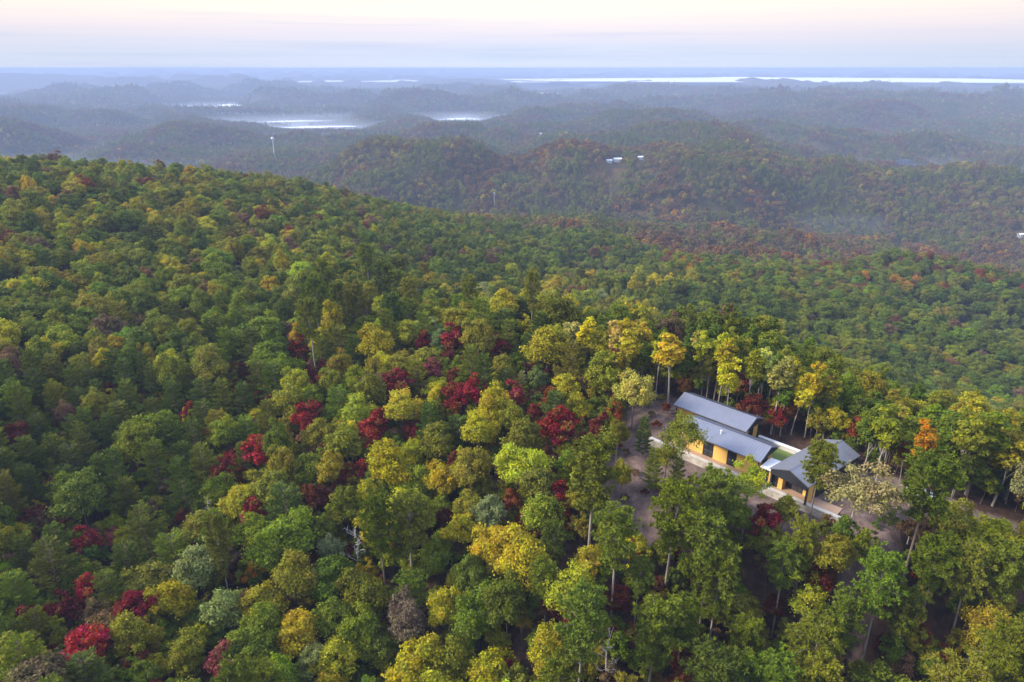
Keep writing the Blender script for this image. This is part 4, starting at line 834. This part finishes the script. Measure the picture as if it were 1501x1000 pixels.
ORD = ['closest', 'second closest', 'third closest', 'fourth closest', 'fifth closest', 'sixth closest', 'seventh closest', 'eighth closest', 'ninth closest', 'tenth closest', 'eleventh closest', 'twelfth closest']
PLAIN = {'golden': 'golden', 'grey': 'grey'}
def phrase(t): return f"{t['tn']} {KNAME[t['key']][2]}" if t['key'] != 'dead' else 'bare dead tree'
anchors = []
for t in TREES:
    if t['hero'] is not None and tuple(HERO[t['hero']][:2]) in ANCH: t['anch'] = ANCH[tuple(HERO[t['hero']][:2])]; anchors.append((t['px'], t['py'], t['anch'], t))
APX = np.array([a[0] for a in anchors]); APY = np.array([a[1] for a in anchors])
inview = [t for t in TREES if 'under' not in t and -10 < t['px'] < 1511 and 150 < t['py'] < 1010]
byph = {}
for t in inview: byph.setdefault(phrase(t), []).append(t)
used = set()
for t in INDIV:
    if 'anch' in t:
        t['label'] = 'the ' + t['anch'] if len(t['anch'].split()) < 4 else t['anch']; used.add(t['label']); continue
    ph = phrase(t); same = [q for q in byph.get(ph, []) if 'anch' not in q]
    sx_ = np.array([q['px'] for q in same] or [0]); sy_ = np.array([q['py'] for q in same] or [0])
    best = None
    for k in np.argsort(np.hypot(APX - t['px'], APY - t['py']))[:14]:
        d = np.hypot(sx_ - APX[k], sy_ - APY[k]); mine = math.hypot(t['px'] - APX[k], t['py'] - APY[k]); rk = int((d < mine - 1e-6).sum())
        lab = f"{ph}, {ORD[rk]} to the {anchors[k][2]}" if rk < len(ORD) else None
        if lab and len(lab.replace("-", " ").split()) > 16: lab = None
        if lab and lab not in used and (best is None or rk + .012 * mine < best[0]): best = (rk + .012 * mine, lab)
    t['label'] = best[1] if best else f"{ph} at the very edge beside the outermost trees"; used.add(t['label'])
def plant(t):
    p = PROTO[t['key']][t['pi']]; nm, cat, _ = KNAME[t['key']]
    e = empty(nm, (t['x'], t['y'], t['z']), t['rot']); e.scale = (t['sx'], t['sx'], t['sz'])
    tag(e, t['label'], cat, {'pine tree': 'pines of the hillside forest', 'maple tree': 'red and brown maples of the hillside', 'dead tree': 'bare dead trees of the hillside'}.get(cat, 'broadleaf trees of the hillside forest'))
    link('trunk', p.trunk, e)
    if p.crown is not None: c = link('crown', p.crown, e); c['tint'] = t['tint']
for t in INDIV: plant(t)

# shrubs set out in the mulch beds
sh = []
for px, py in [(1291,746),(1298,752),(1305,748),(1311,755),(1318,750),(1301,759),(1308,763),(1316,765),(1322,758),(1313,770),(1320,771),(1285,757),(1289,766),(1280,775),(1287,778),(1277,784),(1297,768),(1303,772)]:
    sh.append((px, py, 'small dark shrub set out in the mulch bed beside the drive', 1, 'planted shrubs in the mulch bed'))
for px, py in [(905,660),(918,668),(931,700),(945,728),(916,735),(960,722),(972,735),(985,715),(1000,730),(1015,712),(1028,725),(1160,762),(1148,752),(955,612),(968,588),(949,598),(975,606),(962,630)]:
    sh.append((px, py, 'scattered brush on the bare slope beside the house', 0, 'brush left on the cleared slope'))
for px, py, lab, small, grp in sh:
    d = ray(px, py); tt = np.arange(60, 140, .25) / math.hypot(d[0], d[1]); P = d[None] * tt[:, None] + np.array([0, 0, CAMZ]); gh = ground_h(P[:, 0], P[:, 1]); k = int(np.argmax(P[:, 2] <= gh))
    p = PROTO['bush'][small]; e = empty('shrub', (P[k, 0], P[k, 1], gh[k]), random.random() * 6); s = random.uniform(.7, 1.15); e.scale = (s, s, s); tag(e, lab, 'shrub', grp)
    link('stem', p.trunk, e); c = link('foliage', p.crown, e); c['tint'] = jitter('dark green' if small else random.choice(['brown', 'maroon', 'olive']), .1)

# ------------------------------------------------------------------ the rest of the forest: one object of scattered trees
keys = [(k, i) for k in ('oak', 'maple', 'poplar', 'open', 'pine', 'fir', 'dead', 'farleaf', 'farpine') for i in range(len(PROTO[k]))]
KI = {k: n for n, k in enumerate(keys)}
pc = bpy.data.collections.new('tree_kinds')
for n, (k, i) in enumerate(keys): pc.objects.link(bpy.data.objects.new(f'kind_{n:02d}_{k}', PROTO[k][i].whole))
PT, VAR, ROT, SCL, TN = [], [], [], [], []
for t in MASS:
    PT.append((t['x'], t['y'], t['z'])); VAR.append(KI[(t['key'], t['pi'])]); ROT.append((0, 0, t['rot'])); SCL.append((t['sx'], t['sx'], t['sz'])); TN.append((*t['tint'], 1))
def ring(r0, r1, sp, scale, margin):
    n = int((r1 * r1 - r0 * r0) * R(88) / 2 / (sp * sp)); a = np.radians(rng.uniform(-44, 44, n)); r = np.sqrt(rng.uniform(r0 * r0, r1 * r1, n)); x = r * np.sin(a); y = r * np.cos(a); z = ground_h(x, y)
    ok = visible(x, y, z + 18 * scale, R(margin)) & ~in_poly(x, y, FIELD)
    for lx, ly, wx, wy in LAKES[:4]: ok &= (np.hypot((x - lx) / (wx * 1.15), (y - ly) / (wy * 1.2)) > 1) & ~((np.abs(x - lx * y / ly) < wx * .85) & (y < ly) & (y > ly - wy - 200 * ly / 2760))
    for qx, qy, w, d, hg in SHED_AT:
        az_ = math.atan2(qx, qy); rg = math.hypot(qx, qy); lat = x * math.cos(az_) - y * math.sin(az_); fw = x * math.sin(az_) + y * math.cos(az_); ok &= ~((np.abs(lat) < w * .6) & (fw > rg - 16 / math.tan(math.atan2(CAMZ + 130, rg))) & (fw < rg + d))
    x, y, z = x[ok], y[ok], z[ok]; n = len(x)
    f1 = fbm(x / 260 + 3, y / 260, 3); f2 = fbm(x / 90, y / 90 + 7, 3)
    names = ['green', 'dark green', 'olive', 'brown', 'rust', 'orange', 'golden', 'yellow-green', 'tan']
    base = np.array([TINT[k] for k in names]); Wt = np.stack([2.6 + 0 * x, 2.2 + 3 * (f2 < .45), 2.2 + 0 * x, 2.2 + 2.6 * (f1 > .48), .7 + 3.2 * (f1 > .49) * (f2 > .43), .05 + .45 * (f1 > .56) * (f2 > .5), .12 + .35 * (f2 > .58), .7 + 0 * x, .35 + .5 * (f1 < .45)], 1)
    azd = np.degrees(np.arctan2(x, y)); rs = np.hypot(x, y); bz = sstep(5, 12, azd) * sstep(560, 640, rs) * sstep(1000, 850, rs) + .8 * sstep(1000, 1080, rs) * sstep(1350, 1250, rs) * sstep(-4, 2, azd) * sstep(16, 9, azd)
    Wt[:, 3] += 2.5 * bz; Wt[:, 4] += 4.5 * bz; Wt[:, 5] += 1.6 * bz; Wt[:, 6] += .5 * bz
    cum = np.cumsum(Wt, 1); u = ((.6 * np.argsort(np.argsort(fbm(x / 42 + 21, y / 42, 3))) / max(1, n) + .4 * rng.random(n)) * 1.0)[:, None] * cum[:, -1:]; ci = (u > cum).sum(1); tint = (.80 * base[ci] + .20 * np.array([.12, .115, .03])) * .92 * (1 + .13 * rng.normal(size=(n, 1))).clip(.5, 1.6)
    pine_ = ((ci == 1) & (rng.random(n) < .55)); s = scale * rng.uniform(.75, 1.15, n); var = np.where(pine_, KI[('farpine', 0)], KI[('farleaf', 0)] + rng.integers(0, 3, n))
    PT.extend(np.stack([x, y, z], 1).tolist()); VAR.extend(var.tolist()); ROT.extend(np.stack([0 * x, 0 * x, rng.random(n) * 6.28], 1).tolist()); SCL.extend(np.stack([s, s, s * rng.uniform(.8, 1.1, n)], 1).tolist()); TN.extend(np.concatenate([tint, np.ones((n, 1))], 1).tolist())
ring(RN, 1500, 6.6, 1.0, 1.3); ring(1500, 3300, 8.0, 1.12, 1.2); ring(3300, 5900, 17, 2.2, .8)
fm = bpy.data.meshes.new('forest'); fm.from_pydata(PT, [], [])
attr(fm, 'kind_index', 'INT', 'POINT', np.array(VAR, np.int32)); attr(fm, 'turn', 'FLOAT_VECTOR', 'POINT', np.array(ROT, np.float32)); attr(fm, 'size', 'FLOAT_VECTOR', 'POINT', np.array(SCL, np.float32)); attr(fm, 'tint', 'FLOAT_COLOR', 'POINT', np.array(TN, np.float32))
fo = link('forest', fm); tag(fo, kind='stuff')
ng = bpy.data.node_groups.new('scatter_trees', 'GeometryNodeTree'); ng.interface.new_socket('Geometry', in_out='INPUT', socket_type='NodeSocketGeometry'); ng.interface.new_socket('Geometry', in_out='OUTPUT', socket_type='NodeSocketGeometry')
gi = ng.nodes.new('NodeGroupInput'); go = ng.nodes.new('NodeGroupOutput'); ip = ng.nodes.new('GeometryNodeInstanceOnPoints'); ci = ng.nodes.new('GeometryNodeCollectionInfo')
ci.inputs['Collection'].default_value = pc; ci.inputs['Separate Children'].default_value = True; ci.inputs['Reset Children'].default_value = True
def named(nm, typ):
    a = ng.nodes.new('GeometryNodeInputNamedAttribute'); a.data_type = typ; a.inputs['Name'].default_value = nm; return next(o for o in a.outputs if o.enabled and o.name == 'Attribute')
ng.links.new(gi.outputs[0], ip.inputs['Points']); ng.links.new(ci.outputs[0], ip.inputs['Instance']); ip.inputs['Pick Instance'].default_value = True
ng.links.new(named('kind_index', 'INT'), ip.inputs['Instance Index']); ng.links.new(named('size', 'FLOAT_VECTOR'), ip.inputs['Scale'])
er = ng.nodes.new('FunctionNodeEulerToRotation'); ng.links.new(named('turn', 'FLOAT_VECTOR'), er.inputs[0]); ng.links.new(er.outputs[0], ip.inputs['Rotation'])
ng.links.new(ip.outputs[0], go.inputs[0]); fo.modifiers.new('scatter', 'NODES').node_group = ng
print('FOREST', len(PT))

# a low layer of mist that fills the valley floors; the hilltops stand clear of it
def mist_layer(r0, r1, z0, z1, dens, a0, a1, seed):
    n = 60; V = []; F_ = []
    for i in range(n + 1):
        a = R(a0 + (a1 - a0) * i / n); k0 = r0 * (1 + .35 * (float(fbm(np.array(i * .21 + seed), np.array(2.0 + seed), 3)) - .5)); k1 = r1
        V += [(k0 * math.sin(a), k0 * math.cos(a), z0), (k1 * math.sin(a), k1 * math.cos(a), z0), (k0 * 1.12 * math.sin(a), k0 * 1.12 * math.cos(a), z1), (k1 * math.sin(a), k1 * math.cos(a), z1)]
    for i in range(n):
        b = 4 * i; c = b + 4; F_ += [(b, c, c + 1, b + 1), (b + 2, b + 3, c + 3, c + 2), (b, b + 2, c + 2, c), (b + 1, c + 1, c + 3, b + 3)]
    F_ += [(0, 1, 3, 2), (4 * n, 4 * n + 2, 4 * n + 3, 4 * n + 1)]
    me = bpy.data.meshes.new('valley_mist'); me.from_pydata(V, [], F_); m, t, o = new_mat('low_mist'); v = t.nodes.new('ShaderNodeVolumePrincipled'); v.inputs['Color'].default_value = (.80, .87, 1, 1); v.inputs['Density'].default_value = dens
    t.links.new(v.outputs[0], o.inputs['Volume']); me.materials.append(m); outward(me); tag(link('valley_mist', me), kind='stuff')
mist_layer(900, 9000, -190, -122, .0011, -44, 44, 1)
mist_layer(1250, 9000, -191, -134, .0011, -44, 44, 4)

# ------------------------------------------------------------------ morning haze: one even volume round everything but the sky
HAZE = 0.00020
m, t_, o_ = new_mat('blue_morning_haze'); v = t_.nodes.new('ShaderNodeVolumePrincipled'); v.inputs['Color'].default_value = (.43, .545, .80, 1); v.inputs['Density'].default_value = HAZE; v.inputs['Anisotropy'].default_value = 0.0
t_.links.new(v.outputs[0], o_.inputs['Volume'])
zb = float(GZ.min()) - 1; zt = max(61.5, float(GZ.max()) + 1.5); S_ = 19400
b = MB(); b.box(-S_, S_, -S_, S_, zb, zt); tag(b.build('haze', m), kind='stuff')
SC.cycles.volume_bounces = 4; SC.cycles.max_bounces = 7; SC.cycles.diffuse_bounces = 3; SC.cycles.transparent_max_bounces = 8
SC.cycles.use_denoising = True
